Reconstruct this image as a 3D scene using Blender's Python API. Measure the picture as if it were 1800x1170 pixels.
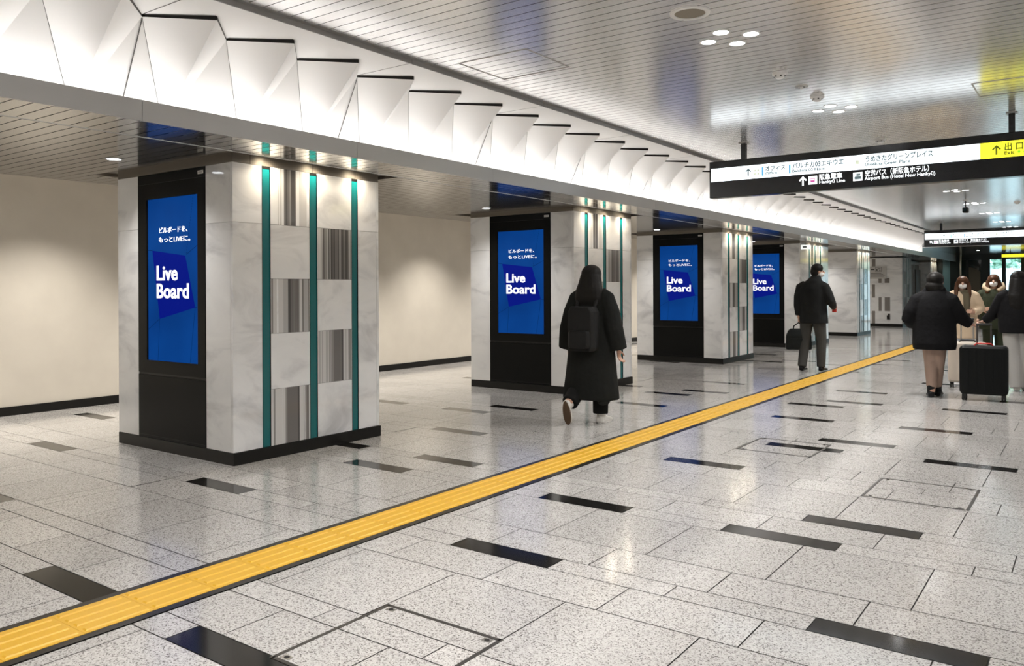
import bpy, bmesh, math, random
from mathutils import Vector, Matrix
PI = math.pi
S = bpy.context.scene
COL = S.collection
for o in list(bpy.data.objects):
    bpy.data.objects.remove(o, do_unlink=True)

# ------------------------------------------------------------------ camera
F_PX, CY, YAW, PITCH, ROLL = 1418.224, 507.242, math.radians(35.978), math.radians(0.003), math.radians(-0.255)
cam = bpy.data.cameras.new('camera')
cam.sensor_fit = 'HORIZONTAL'
cam.sensor_width = 36
cam.lens = 36 * F_PX / 1800
cam.shift_y = (CY - 585) / 1800
cam.clip_start = 0.05
co = bpy.data.objects.new('camera', cam)
COL.objects.link(co)
fw = Vector((-math.sin(YAW) * math.cos(PITCH), math.cos(YAW) * math.cos(PITCH), math.sin(PITCH)))
rt = Vector((math.cos(YAW), math.sin(YAW), 0))
up = rt.cross(fw)
M3 = Matrix((rt, up, -fw)).transposed()
co.matrix_world = Matrix.Translation((0, 0, 1.4)) @ M3.to_4x4() @ Matrix.Rotation(ROLL, 4, 'Z')
S.camera = co

# ------------------------------------------------------------------ view / world
S.view_settings.view_transform = 'Standard'
S.view_settings.look = 'None'
S.view_settings.gamma = 1
S.view_settings.use_curve_mapping = False
S.view_settings.exposure = 0.0
w = bpy.data.worlds.new('sky')
S.world = w
w.use_nodes = True
w.node_tree.nodes['Background'].inputs[0].default_value = (0.62, 0.85, 1.0, 1)
w.node_tree.nodes['Background'].inputs[1].default_value = 6.0

# light levels, all in one place
E_COVE = 9.8          # hidden strip in the cove troughs
W_DOWN = 88.0          # white ceiling downlights (each lamp)
W_WARM = 16.0           # warm downlights at the column faces
W_LOW = 95.0           # downlights of the low ceiling
W_WASH = 330.0          # wall washers of the side aisle
E_SCREEN = 1.0
E_SIGN = 2.0

# ------------------------------------------------------------------ materials
MATS = {}
def mat(name, col=(0.5, 0.5, 0.5), rough=0.5, metal=0.0, emit=None, es=1.0, ior=1.5, coat=0.0, spec=None):
    if name in MATS: return MATS[name]
    m = bpy.data.materials.new(name)
    m.use_nodes = True
    b = m.node_tree.nodes['Principled BSDF']
    b.inputs['Base Color'].default_value = (*col, 1)
    b.inputs['Roughness'].default_value = rough
    b.inputs['Metallic'].default_value = metal
    b.inputs['IOR'].default_value = ior
    b.inputs['Coat Weight'].default_value = coat
    b.inputs['Coat Roughness'].default_value = 0.05
    if spec is not None: b.inputs['Specular IOR Level'].default_value = spec
    if emit:
        b.inputs['Emission Color'].default_value = (*emit, 1)
        b.inputs['Emission Strength'].default_value = es
    MATS[name] = m
    return m
def nt(m): return m.node_tree.nodes, m.node_tree.links, m.node_tree.nodes['Principled BSDF']
def ramp(ns, stops):
    r = ns.new('ShaderNodeValToRGB')
    while len(r.color_ramp.elements) < len(stops): r.color_ramp.elements.new(0.5)
    for e, (p, c) in zip(r.color_ramp.elements, stops):
        e.position = p; e.color = (*c, 1)
    return r

def make_granite():
    m = mat('granite', rough=0.11, ior=1.62)
    n, l, b = nt(m)
    tc = n.new('ShaderNodeTexCoord')
    v = n.new('ShaderNodeTexVoronoi'); v.inputs['Scale'].default_value = 190
    l.new(tc.outputs['Object'], v.inputs['Vector'])
    sep = n.new('ShaderNodeSeparateColor'); l.new(v.outputs['Color'], sep.inputs[0])
    r = ramp(n, [(0.0, (0.13, 0.12, 0.115)), (0.09, (0.22, 0.205, 0.195)), (0.20, (0.40, 0.385, 0.37)), (0.45, (0.51, 0.495, 0.478)), (1.0, (0.61, 0.597, 0.58))])
    l.new(sep.outputs[0], r.inputs[0])
    nz = n.new('ShaderNodeTexNoise'); nz.inputs['Scale'].default_value = 2.2; nz.inputs['Detail'].default_value = 4
    l.new(tc.outputs['Object'], nz.inputs['Vector'])
    g = n.new('ShaderNodeNewGeometry')
    ad = n.new('ShaderNodeMath'); ad.operation = 'ADD'
    l.new(nz.outputs[0], ad.inputs[0]); l.new(g.outputs['Random Per Island'], ad.inputs[1])
    mr = n.new('ShaderNodeMapRange'); mr.inputs[1].default_value = 0.3; mr.inputs[2].default_value = 1.7
    mr.inputs[3].default_value = 0.90; mr.inputs[4].default_value = 1.08
    l.new(ad.outputs[0], mr.inputs[0])
    mx = n.new('ShaderNodeVectorMath'); mx.operation = 'SCALE'
    l.new(r.outputs[0], mx.inputs[0]); l.new(mr.outputs[0], mx.inputs['Scale'])
    l.new(mx.outputs[0], b.inputs['Base Color'])
    rr = n.new('ShaderNodeMapRange'); rr.inputs[3].default_value = 0.08; rr.inputs[4].default_value = 0.15
    l.new(nz.outputs[0], rr.inputs[0]); l.new(rr.outputs[0], b.inputs['Roughness'])
    return m
GRANITE = make_granite()
BLACKSTONE = mat('black_stone', (0.014, 0.013, 0.012), 0.10, ior=1.5)
GROUT = mat('grout', (0.06, 0.057, 0.054), 0.8)

def make_marble():
    m = mat('marble', rough=0.07, ior=1.5)
    n, l, b = nt(m)
    tc = n.new('ShaderNodeTexCoord'); oi = n.new('ShaderNodeObjectInfo')
    geo = n.new('ShaderNodeNewGeometry')
    ps = n.new('ShaderNodeMapping'); ps.inputs['Rotation'].default_value = (0.5, 0.25, 0.35); ps.inputs['Scale'].default_value = (1.0, 1.0, 2.2)
    of = n.new('ShaderNodeVectorMath'); of.operation = 'MULTIPLY_ADD'; of.inputs[1].default_value = (7, 5, 3)
    l.new(geo.outputs['Random Per Island'], of.inputs[0]); l.new(geo.outputs['Position'], of.inputs[2])
    l.new(of.outputs[0], ps.inputs[0])
    n1 = n.new('ShaderNodeTexNoise'); n1.inputs['Scale'].default_value = 1.5; n1.inputs['Detail'].default_value = 8; n1.inputs['Roughness'].default_value = 0.55; n1.inputs['Distortion'].default_value = 0.9
    l.new(ps.outputs[0], n1.inputs['Vector'])
    r = ramp(n, [(0.26, (0.52, 0.52, 0.525)), (0.40, (0.69, 0.69, 0.69)), (0.49, (0.80, 0.80, 0.795)), (0.75, (0.87, 0.87, 0.86))])
    l.new(n1.outputs[0], r.inputs[0])
    l.new(r.outputs[0], b.inputs['Base Color'])
    return m
MARBLE = make_marble()

def make_stripe(name, c0, c1, c2, axis_y=True):
    m = mat(name, rough=0.12)
    n, l, b = nt(m)
    geo = n.new('ShaderNodeNewGeometry')
    mp = n.new('ShaderNodeMapping')
    mp.inputs['Scale'].default_value = (0.02, 22.0, 0.02) if axis_y else (22.0, 0.02, 0.02)
    l.new(geo.outputs['Position'], mp.inputs[0])
    nz = n.new('ShaderNodeTexNoise'); nz.inputs['Scale'].default_value = 1.0; nz.inputs['Detail'].default_value = 3; nz.inputs['Roughness'].default_value = 0.65
    l.new(mp.outputs[0], nz.inputs['Vector'])
    r = ramp(n, [(0.30, c0), (0.40, c1), (0.50, c2), (0.56, c0), (0.63, c1), (0.72, c2)])
    l.new(nz.outputs[0], r.inputs[0]); l.new(r.outputs[0], b.inputs['Base Color'])
    return m
STRIPE = make_stripe('striped_stone', (0.13, 0.12, 0.115), (0.30, 0.285, 0.27), (0.66, 0.645, 0.62))
STRIPE_DARK = make_stripe('dark_striped_stone', (0.15, 0.135, 0.125), (0.22, 0.20, 0.185), (0.29, 0.265, 0.245))
BAR = [mat('bar_stone_%s' % nm, c, 0.12) for nm, c in (('pale', (.60, .59, .575)), ('light', (.44, .43, .42)), ('mid', (.27, .26, .25)), ('dark', (.165, .155, .147)), ('deep', (.085, .08, .076)))]
TEAL = mat('teal_glass', (0.004, 0.135, 0.14), 0.25)
PLINTH = mat('plinth_black', (0.009, 0.0085, 0.0075), 0.35, spec=0.25)
BRONZE = mat('bronze_metal', (0.20, 0.178, 0.15), 0.35, 0.35)
CASING = mat('casing_black', (0.006, 0.0063, 0.006), 0.3, spec=0.10)
CASING_LINE = mat('casing_seam', (0.002, 0.002, 0.002), 0.5)
LABELW = mat('label_white', (0.75, 0.75, 0.72), 0.5)
SLAT_HI = mat('ceiling_metal', (0.84, 0.835, 0.83), 0.20, 0.70)
SLAT_LO = mat('low_ceiling_metal', (0.37, 0.36, 0.345), 0.13, 0.85)
GROOVE = mat('ceiling_groove', (0.035, 0.031, 0.027), 0.8, spec=0.1)
FASCIA = mat('fascia_metal', (0.44, 0.435, 0.425), 0.33, 0.45)
TRIMG = mat('trim_grey', (0.30, 0.295, 0.285), 0.4, 0.4)
SEAM = mat('seam_dark', (0.03, 0.028, 0.027), 0.7, spec=0.1)
ROD = mat('gap_metal', (0.13, 0.125, 0.12), 0.7, 0.0, spec=0.1)
GAPG = mat('fold_gap', (0.2, 0.197, 0.194), 0.8, spec=0.0)
COVEW = mat('cove_white', (0.83, 0.82, 0.81), 0.5)
LED = mat('led_strip', (0.9, 0.9, 0.9), 0.5, emit=(1.0, 0.985, 0.96), es=E_COVE)
PLASTER = mat('beige_plaster', (0.62, 0.575, 0.50), 0.75)
def plaster_bump():
    n, l, b = nt(PLASTER)
    geo = n.new('ShaderNodeNewGeometry')
    nz = n.new('ShaderNodeTexNoise'); nz.inputs['Scale'].default_value = 3; nz.inputs['Detail'].default_value = 6
    l.new(geo.outputs['Position'], nz.inputs['Vector'])
    r = ramp(n, [(0.3, (0.60, 0.555, 0.485)), (0.7, (0.64, 0.595, 0.52))])
    l.new(nz.outputs[0], r.inputs[0]); l.new(r.outputs[0], b.inputs['Base Color'])
plaster_bump()
WALLW = mat('white_plaster', (0.74, 0.745, 0.75), 0.7)
YELLOW = mat('tactile_yellow', (0.70, 0.40, 0.030), 0.42)
BORDER = mat('border_black', (0.016, 0.015, 0.014), 0.25)
STEEL = mat('steel', (0.42, 0.41, 0.39), 0.3, 0.9)
DARKSTEEL = mat('dark_steel', (0.10, 0.095, 0.09), 0.4, 0.8)
WHITEP = mat('white_plastic', (0.75, 0.74, 0.72), 0.4)
LENS = mat('lamp_lens_white', (1, 1, 1), 0.4, emit=(0.95, 0.97, 1.0), es=14)
LENSW = mat('lamp_lens_warm', (1, 1, 1), 0.4, emit=(1.0, 0.86, 0.62), es=16)
SIGNBLK = mat('sign_black', (0.010, 0.011, 0.013), 0.18)
SIGNWHITE = mat('sign_white_lit', (0.9, 0.9, 0.9), 0.3, emit=(0.86, 0.95, 1.0), es=E_SIGN)
SIGNYEL = mat('sign_yellow_lit', (0.9, 0.85, 0.05), 0.3, emit=(0.98, 0.90, 0.03), es=1.25)
INKGREY = mat('sign_ink_grey', (0.06, 0.09, 0.10), 0.5, emit=(0.16, 0.24, 0.26), es=0.5)
INKGREEN = mat('sign_ink_olive', (0.06, 0.08, 0.01), 0.5, emit=(0.16, 0.19, 0.01), es=0.6)
INKBLUE = mat('sign_ink_blue', (0.05, 0.30, 0.60), 0.5, emit=(0.10, 0.42, 0.75), es=0.8)
INKLIME = mat('sign_ink_lime', (0.2, 0.6, 0.02), 0.5, emit=(0.3, 0.75, 0.02), es=0.8)
INKPINK = mat('sign_ink_pink', (0.5, 0.08, 0.3), 0.5, emit=(0.55, 0.10, 0.35), es=0.8)
TEXTLIT = mat('sign_text_lit', (0.9, 0.9, 0.9), 0.4, emit=(0.92, 0.97, 1.0), es=1.1)
SCR = mat('screen_blue', (0.002, 0.004, 0.01), 0.4, emit=(0.003, 0.045, 0.225), es=E_SCREEN, spec=0.0)
SCR2 = mat('screen_navy', (0.002, 0.003, 0.01), 0.4, emit=(0.002, 0.008, 0.21), es=E_SCREEN, spec=0.0)
SCR3 = mat('screen_line', (0.002, 0.003, 0.005), 0.4, emit=(0.001, 0.018, 0.09), es=E_SCREEN, spec=0.0)
SCRT = mat('screen_white', (0.5, 0.5, 0.5), 0.2, emit=(0.80, 0.82, 0.88), es=E_SCREEN)
def screen_gradient():
    n, l, b = nt(SCR)
    tc = n.new('ShaderNodeTexCoord'); nz = n.new('ShaderNodeTexNoise'); nz.inputs['Scale'].default_value = 1.3
    l.new(tc.outputs['Object'], nz.inputs['Vector'])
    r = ramp(n, [(0.35, (0.002, 0.038, 0.195)), (0.65, (0.003, 0.056, 0.265))])
    l.new(nz.outputs[0], r.inputs[0]); l.new(r.outputs[0], b.inputs['Emission Color'])
screen_gradient()
SKIN = mat('skin', (0.52, 0.31, 0.22), 0.5)
SKINP = mat('skin_leg', (0.46, 0.30, 0.23), 0.55)
def cloth(name, col, rough=0.85):
    m = mat(name, col, rough)
    n, l, b = nt(m)
    if len(n) > 2: return m
    tc = n.new('ShaderNodeTexCoord')
    nz = n.new('ShaderNodeTexNoise'); nz.inputs['Scale'].default_value = 9; nz.inputs['Detail'].default_value = 5
    l.new(tc.outputs['Object'], nz.inputs['Vector'])
    bp = n.new('ShaderNodeBump'); bp.inputs['Strength'].default_value = 0.35; bp.inputs['Distance'].default_value = 0.03
    l.new(nz.outputs[0], bp.inputs['Height']); l.new(bp.outputs[0], b.inputs['Normal'])
    b.inputs['Specular IOR Level'].default_value = 0.2
    return m
C_BLACK = cloth('coat_black', (0.009, 0.010, 0.009))
C_BLACK2 = cloth('jacket_black', (0.006, 0.006, 0.007))
C_NAVYBLK = cloth('suit_charcoal', (0.012, 0.013, 0.013))
C_GREYTR = cloth('trousers_grey', (0.055, 0.055, 0.052))
C_BLKTR = cloth('trousers_black', (0.008, 0.008, 0.008))
C_WHITETR = cloth('trousers_white', (0.42, 0.41, 0.39))
C_BEIGE = cloth('coat_beige', (0.56, 0.44, 0.31))
C_GREEN = cloth('coat_green', (0.035, 0.042, 0.024))
C_SCARF = cloth('scarf_olive', (0.10, 0.085, 0.055))
C_SKIRT = cloth('skirt_pale', (0.45, 0.47, 0.50))
C_FUR = cloth('fur_beige', (0.45, 0.36, 0.24))
C_PACK = cloth('backpack_black', (0.013, 0.013, 0.013), 0.7)
C_BAG = cloth('briefcase_black', (0.008, 0.011, 0.011), 0.45)
HAIR = cloth('hair_black', (0.009, 0.008, 0.007), 0.5)
HAIRB = cloth('hair_brown', (0.07, 0.028, 0.012), 0.5)
MASK = cloth('mask_white', (0.72, 0.70, 0.68))
SHOEW = cloth('shoe_white', (0.62, 0.60, 0.56), 0.6)
SOLE = cloth('sole_brown', (0.10, 0.065, 0.04), 0.7)
SHOEB = cloth('shoe_black', (0.008, 0.008, 0.009), 0.35)
CASEB = mat('suitcase_black', (0.004, 0.005, 0.005), 0.5, spec=0.2)
CASEW = mat('suitcase_cream', (0.58, 0.51, 0.43), 0.4)
RUBBER = mat('rubber', (0.012, 0.012, 0.012), 0.6)
RED = mat('red_plastic', (0.55, 0.03, 0.025), 0.4)
EYE = mat('eye_dark', (0.01, 0.008, 0.006), 0.2)
FRAMED = mat('door_frame_dark', (0.010, 0.018, 0.020), 0.3, 0.3)
def make_glass():
    m = mat('clear_glass', (0.85, 0.97, 0.97), 0.02)
    n, l, b = nt(m)
    b.inputs['Transmission Weight'].default_value = 1.0
    b.inputs['IOR'].default_value = 1.02
    return m
GLASS = make_glass()
DARKGLASS = mat('dark_glass', (0.010, 0.022, 0.026), 0.06)
BLUEGLASS = mat('blue_grey_panel', (0.10, 0.19, 0.23), 0.15)
BROWNW = mat('brown_shutter', (0.16, 0.125, 0.095), 0.5)
TAUPE = mat('taupe_panel', (0.13, 0.11, 0.09), 0.5)
GROUND = mat('outside_paving', (0.55, 0.56, 0.55), 0.8)
def make_leaf():
    m = mat('hedge_leaves', rough=0.7)
    n, l, b = nt(m)
    geo = n.new('ShaderNodeNewGeometry'); nz = n.new('ShaderNodeTexNoise'); nz.inputs['Scale'].default_value = 5; nz.inputs['Detail'].default_value = 6
    l.new(geo.outputs['Position'], nz.inputs['Vector'])
    r = ramp(n, [(0.35, (0.08, 0.16, 0.10)), (0.5, (0.26, 0.40, 0.28)), (0.62, (0.62, 0.74, 0.60))])
    l.new(nz.outputs[0], r.inputs[0]); l.new(r.outputs[0], b.inputs['Base Color'])
    return m
LEAF = make_leaf()

# ------------------------------------------------------------------ mesh helpers
class MB:
    def __init__(s): s.v = []; s.f = []; s.m = []; s.mats = []
    def mi(s, m):
        if m not in s.mats: s.mats.append(m)
        return s.mats.index(m)
    def face(s, pts, m):
        i = len(s.v); s.v += [tuple(p) for p in pts]; s.f.append(tuple(range(i, i + len(pts)))); s.m.append(s.mi(m))
    def box(s, x0, x1, y0, y1, z0, z1, m):
        i = len(s.v)
        s.v += [(x0, y0, z0), (x1, y0, z0), (x1, y1, z0), (x0, y1, z0), (x0, y0, z1), (x1, y0, z1), (x1, y1, z1), (x0, y1, z1)]
        for q in ((3, 2, 1, 0), (4, 5, 6, 7), (0, 1, 5, 4), (1, 2, 6, 5), (2, 3, 7, 6), (3, 0, 4, 7)):
            s.f.append(tuple(i + k for k in q)); s.m.append(s.mi(m))
    def loft(s, rings, m, cap=True):
        i = len(s.v); n = len(rings[0])
        for r in rings: s.v += [tuple(p) for p in r]
        k = s.mi(m)
        for a in range(len(rings) - 1):
            for j in range(n):
                q = (i + a * n + j, i + a * n + (j + 1) % n, i + (a + 1) * n + (j + 1) % n, i + (a + 1) * n + j)
                s.f.append(q); s.m.append(k)
        if cap:
            s.f.append(tuple(i + j for j in reversed(range(n)))); s.m.append(k)
            e = i + (len(rings) - 1) * n
            s.f.append(tuple(e + j for j in range(n))); s.m.append(k)
    def erings(s, rings, m, n=20):      # (cx, cy, z, rx, ry) horizontal ellipses, bottom to top
        s.loft([[(cx + rx * math.cos(2 * PI * j / n), cy + ry * math.sin(2 * PI * j / n), z) for j in range(n)] for cx, cy, z, rx, ry in rings], m)
    def tube(s, pts, rad, m, n=12, flat=1.0):
        pts = [Vector(p) for p in pts]
        if not hasattr(rad, '__len__'): rad = [rad] * len(pts)
        rings = []
        u = None
        for i, p in enumerate(pts):
            a = pts[max(0, i - 1)]; b = pts[min(len(pts) - 1, i + 1)]
            t = (b - a).normalized()
            if u is None:
                u = t.cross(Vector((0, 0, 1)))
                if u.length < 0.2: u = t.cross(Vector((0, 1, 0)))
            else:
                u = u - t * u.dot(t)       # carry the frame along so the tube never twists
            u.normalize(); v = u.cross(t)
            rings.append([p + u * (rad[i] * math.cos(2 * PI * j / n)) - v * (flat * rad[i] * math.sin(2 * PI * j / n)) for j in range(n)])
        s.loft(rings, m)
    def ball(s, c, r, m, n=14, k=9):
        r = r if hasattr(r, '__len__') else (r, r, r)
        rings = []
        for a in range(k + 1):
            th = -PI / 2 + PI * (a / k) * 0.98 + PI * 0.01
            rings.append([(c[0] + r[0] * math.cos(th) * math.cos(2 * PI * j / n), c[1] + r[1] * math.cos(th) * math.sin(2 * PI * j / n), c[2] + r[2] * math.sin(th)) for j in range(n)])
        s.loft(rings, m)
    def limb(s, pts, rad, m, n=12):     # tube with rounded ends
        s.tube(pts, rad, m, n)
        s.ball(pts[0], rad[0], m, n); s.ball(pts[-1], rad[-1], m, n)
    def cyl(s, c, r, z0, z1, m, n=24, r1=None):
        r1 = r if r1 is None else r1
        s.loft([[(c[0] + q * math.cos(2 * PI * j / n), c[1] + q * math.sin(2 * PI * j / n), z) for j in range(n)] for q, z in ((r, z0), (r1, z1))], m)
    def ring(s, c, r0, r1, z0, z1, m, n=28):   # flat annulus with thickness
        for j in range(n):
            a, b = 2 * PI * j / n, 2 * PI * (j + 1) / n
            P = lambda r, t, z: (c[0] + r * math.cos(t), c[1] + r * math.sin(t), z)
            s.face([P(r0, a, z0), P(r0, b, z0), P(r1, b, z0), P(r1, a, z0)], m)
            s.face([P(r1, a, z0), P(r1, b, z0), P(r1, b, z1), P(r1, a, z1)], m)
            s.face([P(r0, b, z0), P(r0, a, z0), P(r0, a, z1), P(r0, b, z1)], m)
            s.face([P(r0, a, z1), P(r1, a, z1), P(r1, b, z1), P(r0, b, z1)], m)
    def build(s, name, parent=None, loc=None, smooth=False, bevel=0, remesh=0, smoothit=0):
        me = bpy.data.meshes.new(name)
        me.from_pydata(s.v, [], s.f)
        for m in s.mats: me.materials.append(m)
        me.polygons.foreach_set('material_index', s.m)
        if smooth: me.polygons.foreach_set('use_smooth', [True] * len(s.f))
        me.update()
        o = bpy.data.objects.new(name, me)
        COL.objects.link(o)
        if parent: o.parent = parent
        if loc: o.location = loc
        if bevel:
            b = o.modifiers.new('bevel', 'BEVEL'); b.width = bevel; b.segments = 2; b.limit_method = 'ANGLE'
        if remesh:
            r = o.modifiers.new('remesh', 'REMESH'); r.mode = 'VOXEL'; r.voxel_size = remesh; r.use_smooth_shade = True
            if smoothit:
                q = o.modifiers.new('smooth', 'SMOOTH'); q.iterations = smoothit; q.factor = 0.5
        return o

def empty(name, loc, label, cat, group=None, rz=0):
    o = bpy.data.objects.new(name, None)
    COL.objects.link(o)
    o.location = loc; o.rotation_euler = (0, 0, rz)
    o.empty_display_size = 0.1
    return tag(o, label, cat, group)
def tag(o, label, cat, group=None):
    o['label'] = label; o['category'] = cat; o['kind'] = 'thing'
    if group: o['group'] = group
    return o
def struct(o, label=None):
    o['kind'] = 'structure'
    if label: o['label'] = label
    return o
def copy_tree(o, parent=None):
    c = o.copy(); COL.objects.link(c); c.parent = parent
    for ch in list(o.children): copy_tree(ch, c)
    return c
def text(body, m, parent, loc, height, width=None, bold=0.0, name='lettering', normal='-Y', space=1.0):
    cu = bpy.data.curves.new(name, 'FONT')
    cu.body = body; cu.size = 1.0; cu.offset = bold; cu.extrude = 0.002; cu.resolution_u = 3; cu.space_character = space
    cu.materials.append(m)
    o = bpy.data.objects.new(name, cu)
    COL.objects.link(o)
    bpy.context.view_layer.update()
    me = bpy.data.meshes.new_from_object(o)
    bpy.data.objects.remove(o, do_unlink=True)
    o = bpy.data.objects.new(name, me)
    COL.objects.link(o)
    d = Vector((max(v.co.x for v in me.vertices), 0, 0))
    sy = height / 0.72
    sx = sy if width is None else width / max(d.x, 1e-3)
    o.scale = (sx, sy, 1)
    o.rotation_euler = (PI / 2, 0, 0)
    o.parent = parent
    o.location = loc
    return o
def lamp(name, kind, parent, loc, power, col, size=0.05, angle=None, blend=0.5, rot=None):
    d = bpy.data.lights.new(name, kind)
    d.energy = power; d.color = col
    if kind == 'SPOT':
        d.shadow_soft_size = size; d.spot_size = angle; d.spot_blend = blend
    elif kind == 'AREA':
        d.shape = 'DISK'; d.size = size
    else: d.shadow_soft_size = size
    o = bpy.data.objects.new(name, d)
    COL.objects.link(o); o.parent = parent; o.location = loc
    if rot: o.rotation_euler = rot
    return o

# ------------------------------------------------------------------ layout numbers (metres)
XF, ZLO, ZFT = -4.86, 2.47, 2.598            # fascia face, low ceiling, fascia top
XA, XB, ZS = -4.86, -4.515, 3.123            # cove peaks, soffit
XT, ZHI = -4.255, 3.165                      # ceiling edge trim, high ceiling
XP, ZP = -5.15, 2.53                         # foot of the cove panels
XC = -2.1                                    # centre line of the concourse
YB, YE, YD = -7.0, 30.65, 38.8               # back wall, end of the cove, end wall
ZEND = 2.75
XW, XR = -9.9, 3.4
XCOL, XCL = -5.57, -7.31                     # column faces
XEDGE = -8.08                                # edge of low ceiling towards the aisle
RAIL = -5.40
COLS = [(3.89, 1.61, 0.28), (9.06, 1.61, 0.28), (14.24, 1.61, 0.28), (19.02, 2.40, 0.69), (24.45, 1.62, 0.28)]
def mx(x): return 2 * XC - x                 # mirror across the centre line

# ------------------------------------------------------------------ floor
def build_floor():
    b = MB()
    U = 2.67 / 17.0
    T = 0.635
    seq = [(1, 'A'), (2, 'b'), (4, 'c'), (1, 'D'), (2, 'e'), (1, 'F'), (4, 'g'), (2, 'h')]
    off = {'A': -2.24, 'b': -1.46, 'c': -0.66, 'D': -2.405, 'e': -0.98, 'F': -0.81, 'g': -0.66, 'h': -1.14}
    black = [(3.45, -2.24), (1.78, -2.38), (1.84, -3.65), (2.37, -5.69), (3.41, -4.68), (3.37, -7.55), (4.545, -2.40), (4.545, -1.135), (5.02, -0.81), (3.45, -0.36),
             (4.52, -4.24), (5.02, -3.94), (4.98, -5.13), (6.08, -4.70), (7.1, -6.62), (7.55, -6.93), (7.13, -5.45), (7.62, -5.17), (8.66, -6.52), (6.12, -2.24),
             (7.22, -1.75), (7.70, -1.43), (7.28, -0.50), (8.76, -2.22), (8.8, -0.96), (9.87, -2.37), (10.35, -2.06), (11.43, -2.21), (12.8, -2.18), (10.4, -0.82),
             (10.25, -3.9), (11.35, -4.06), (12.7, -4.67), (6.1, -7.6), (8.7, -4.05), (4.55, -8.9), (5.9, -9.3), (9.85, -7.4), (10.35, -5.0), (9.85, -4.6),
             (0.75, -1.2), (2.37, -0.2), (0.75, -3.1), (-0.3, -1.0), (11.45, -0.3), (12.95, -0.9), (13.1, -1.6)]
    rnd = random.Random(5)
    g = 0.003
    cuts = [-5.597]
    y = 3.37 - 2.67 * 5
    k = 0
    while y < YD + 3:
        n, t = seq[k % 8]
        y1 = y + n * U
        narrow = n == 1
        x = off[t] + math.floor((XW - off[t]) / T) * T
        if y > 13.2: x += rnd.choice([0, T / 2, T / 4])
        bl = [bx for by, bx in black if narrow and y - 0.05 < by < y1 + 0.05]
        spans = []
        xs = []
        while x < XR:
            xs.append(x); x += T
        for x0 in xs:
            isb = narrow and any(abs((x0 + T) - bx) < T * 0.5 for bx in bl)
            if narrow and y > 13.2 and rnd.random() < 0.22: isb = True
            for a, c in ((max(x0, XW), min(x0 + T, cuts[0])), (max(x0, cuts[0], XW), min(x0 + T, -3.69)), (max(x0, -3.29), min(x0 + T, XR))):
                if c - a > 0.012:
                    b.face([(a + g, y + g, 0), (c - g, y + g, 0), (c - g, y1 - g, 0), (a + g, y1 - g, 0)], BLACKSTONE if isb else GRANITE)
        y = y1; k += 1
    b.face([(XW - .3, YB - .3, -0.004), (XR + .3, YB - .3, -0.004), (XR + .3, YD + 3, -0.004), (XW - .3, YD + 3, -0.004)], GROUT)
    struct(b.build('floor'), 'polished speckled granite floor with scattered black bar tiles')
build_floor()

def tactile():
    t = empty('tactile_paving', (-3.49, 0, 0), 'long yellow tactile guide strip with black edging running across the granite floor', 'tactile paving')
    b = MB(); e = MB()
    y0 = 1.635 - 0.302 * 16
    k = 0
    while y0 + 0.302 * k < 29:
        a = y0 + 0.302 * k; c = a + 0.300
        b.box(-0.152, 0.148, a, c, -0.003, 0.004, YELLOW)
        for j in range(4):
            x = -0.152 + 0.0375 + 0.075 * j
            lo = [(x - .0165, a + .012, .004), (x + .0165, a + .012, .004), (x + .0165, c - .012, .004), (x - .0165, c - .012, .004)]
            hi = [(x - .0105, a + .018, .009), (x + .0105, a + .018, .009), (x + .0105, c - .018, .009), (x - .0105, c - .018, .009)]
            b.face(hi, YELLOW)
            for q in range(4): b.face([lo[q], lo[(q + 1) % 4], hi[(q + 1) % 4], hi[q]], YELLOW)
        k += 1
    ye = y0 + 0.302 * k
    e.box(-0.198, -0.154, y0, ye, -0.003, 0.003, BORDER); e.box(0.150, 0.196, y0, ye, -0.003, 0.003, BORDER)
    e.box(-0.154, 0.150, y0, ye, -0.0035, 0.001, BORDER)
    b.build('paving_tile', t); e.build('edging', t)
tactile()

def hatch(x, y, lab, s=0.62):
    t = empty('floor_hatch', (x, y, 0), lab, 'floor hatch', 'floor access hatches')
    b = MB(); h = s / 2; q = 0.009
    for x0, x1, y0, y1 in ((-h, h, -h - q, -h + q), (-h, h, h - q, h + q), (-h - q, -h + q, -h - q, h + q), (h - q, h + q, -h - q, h + q)):
        b.box(x0, x1, y0, y1, -0.003, 0.002, DARKSTEEL)
    b.build('frame', t)
    for sx, sy in ((-1, 1), (1, 1), (-1, -1), (1, -1)):
        c = MB(); c.box(sx * (h - .045) - .022, sx * (h - .045) + .022, sy * (h - .03) - .014, sy * (h - .03) + .014, -0.002, 0.0015, STEEL)
        c.cyl((sx * (h - .045), sy * (h - .03)), 0.011, 0.0015, 0.0022, SEAM, 12)
        c.build('lifting_socket', t)
hatch(-2.24, 2.26, 'large square access hatch framed in dark metal in the floor beside the yellow strip')
hatch(-2.235, 7.14, 'square access hatch in the floor with a black bar tile crossing it')
hatch(-0.975, 6.07, 'square access hatch in open grey floor well away from the yellow strip')

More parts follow.
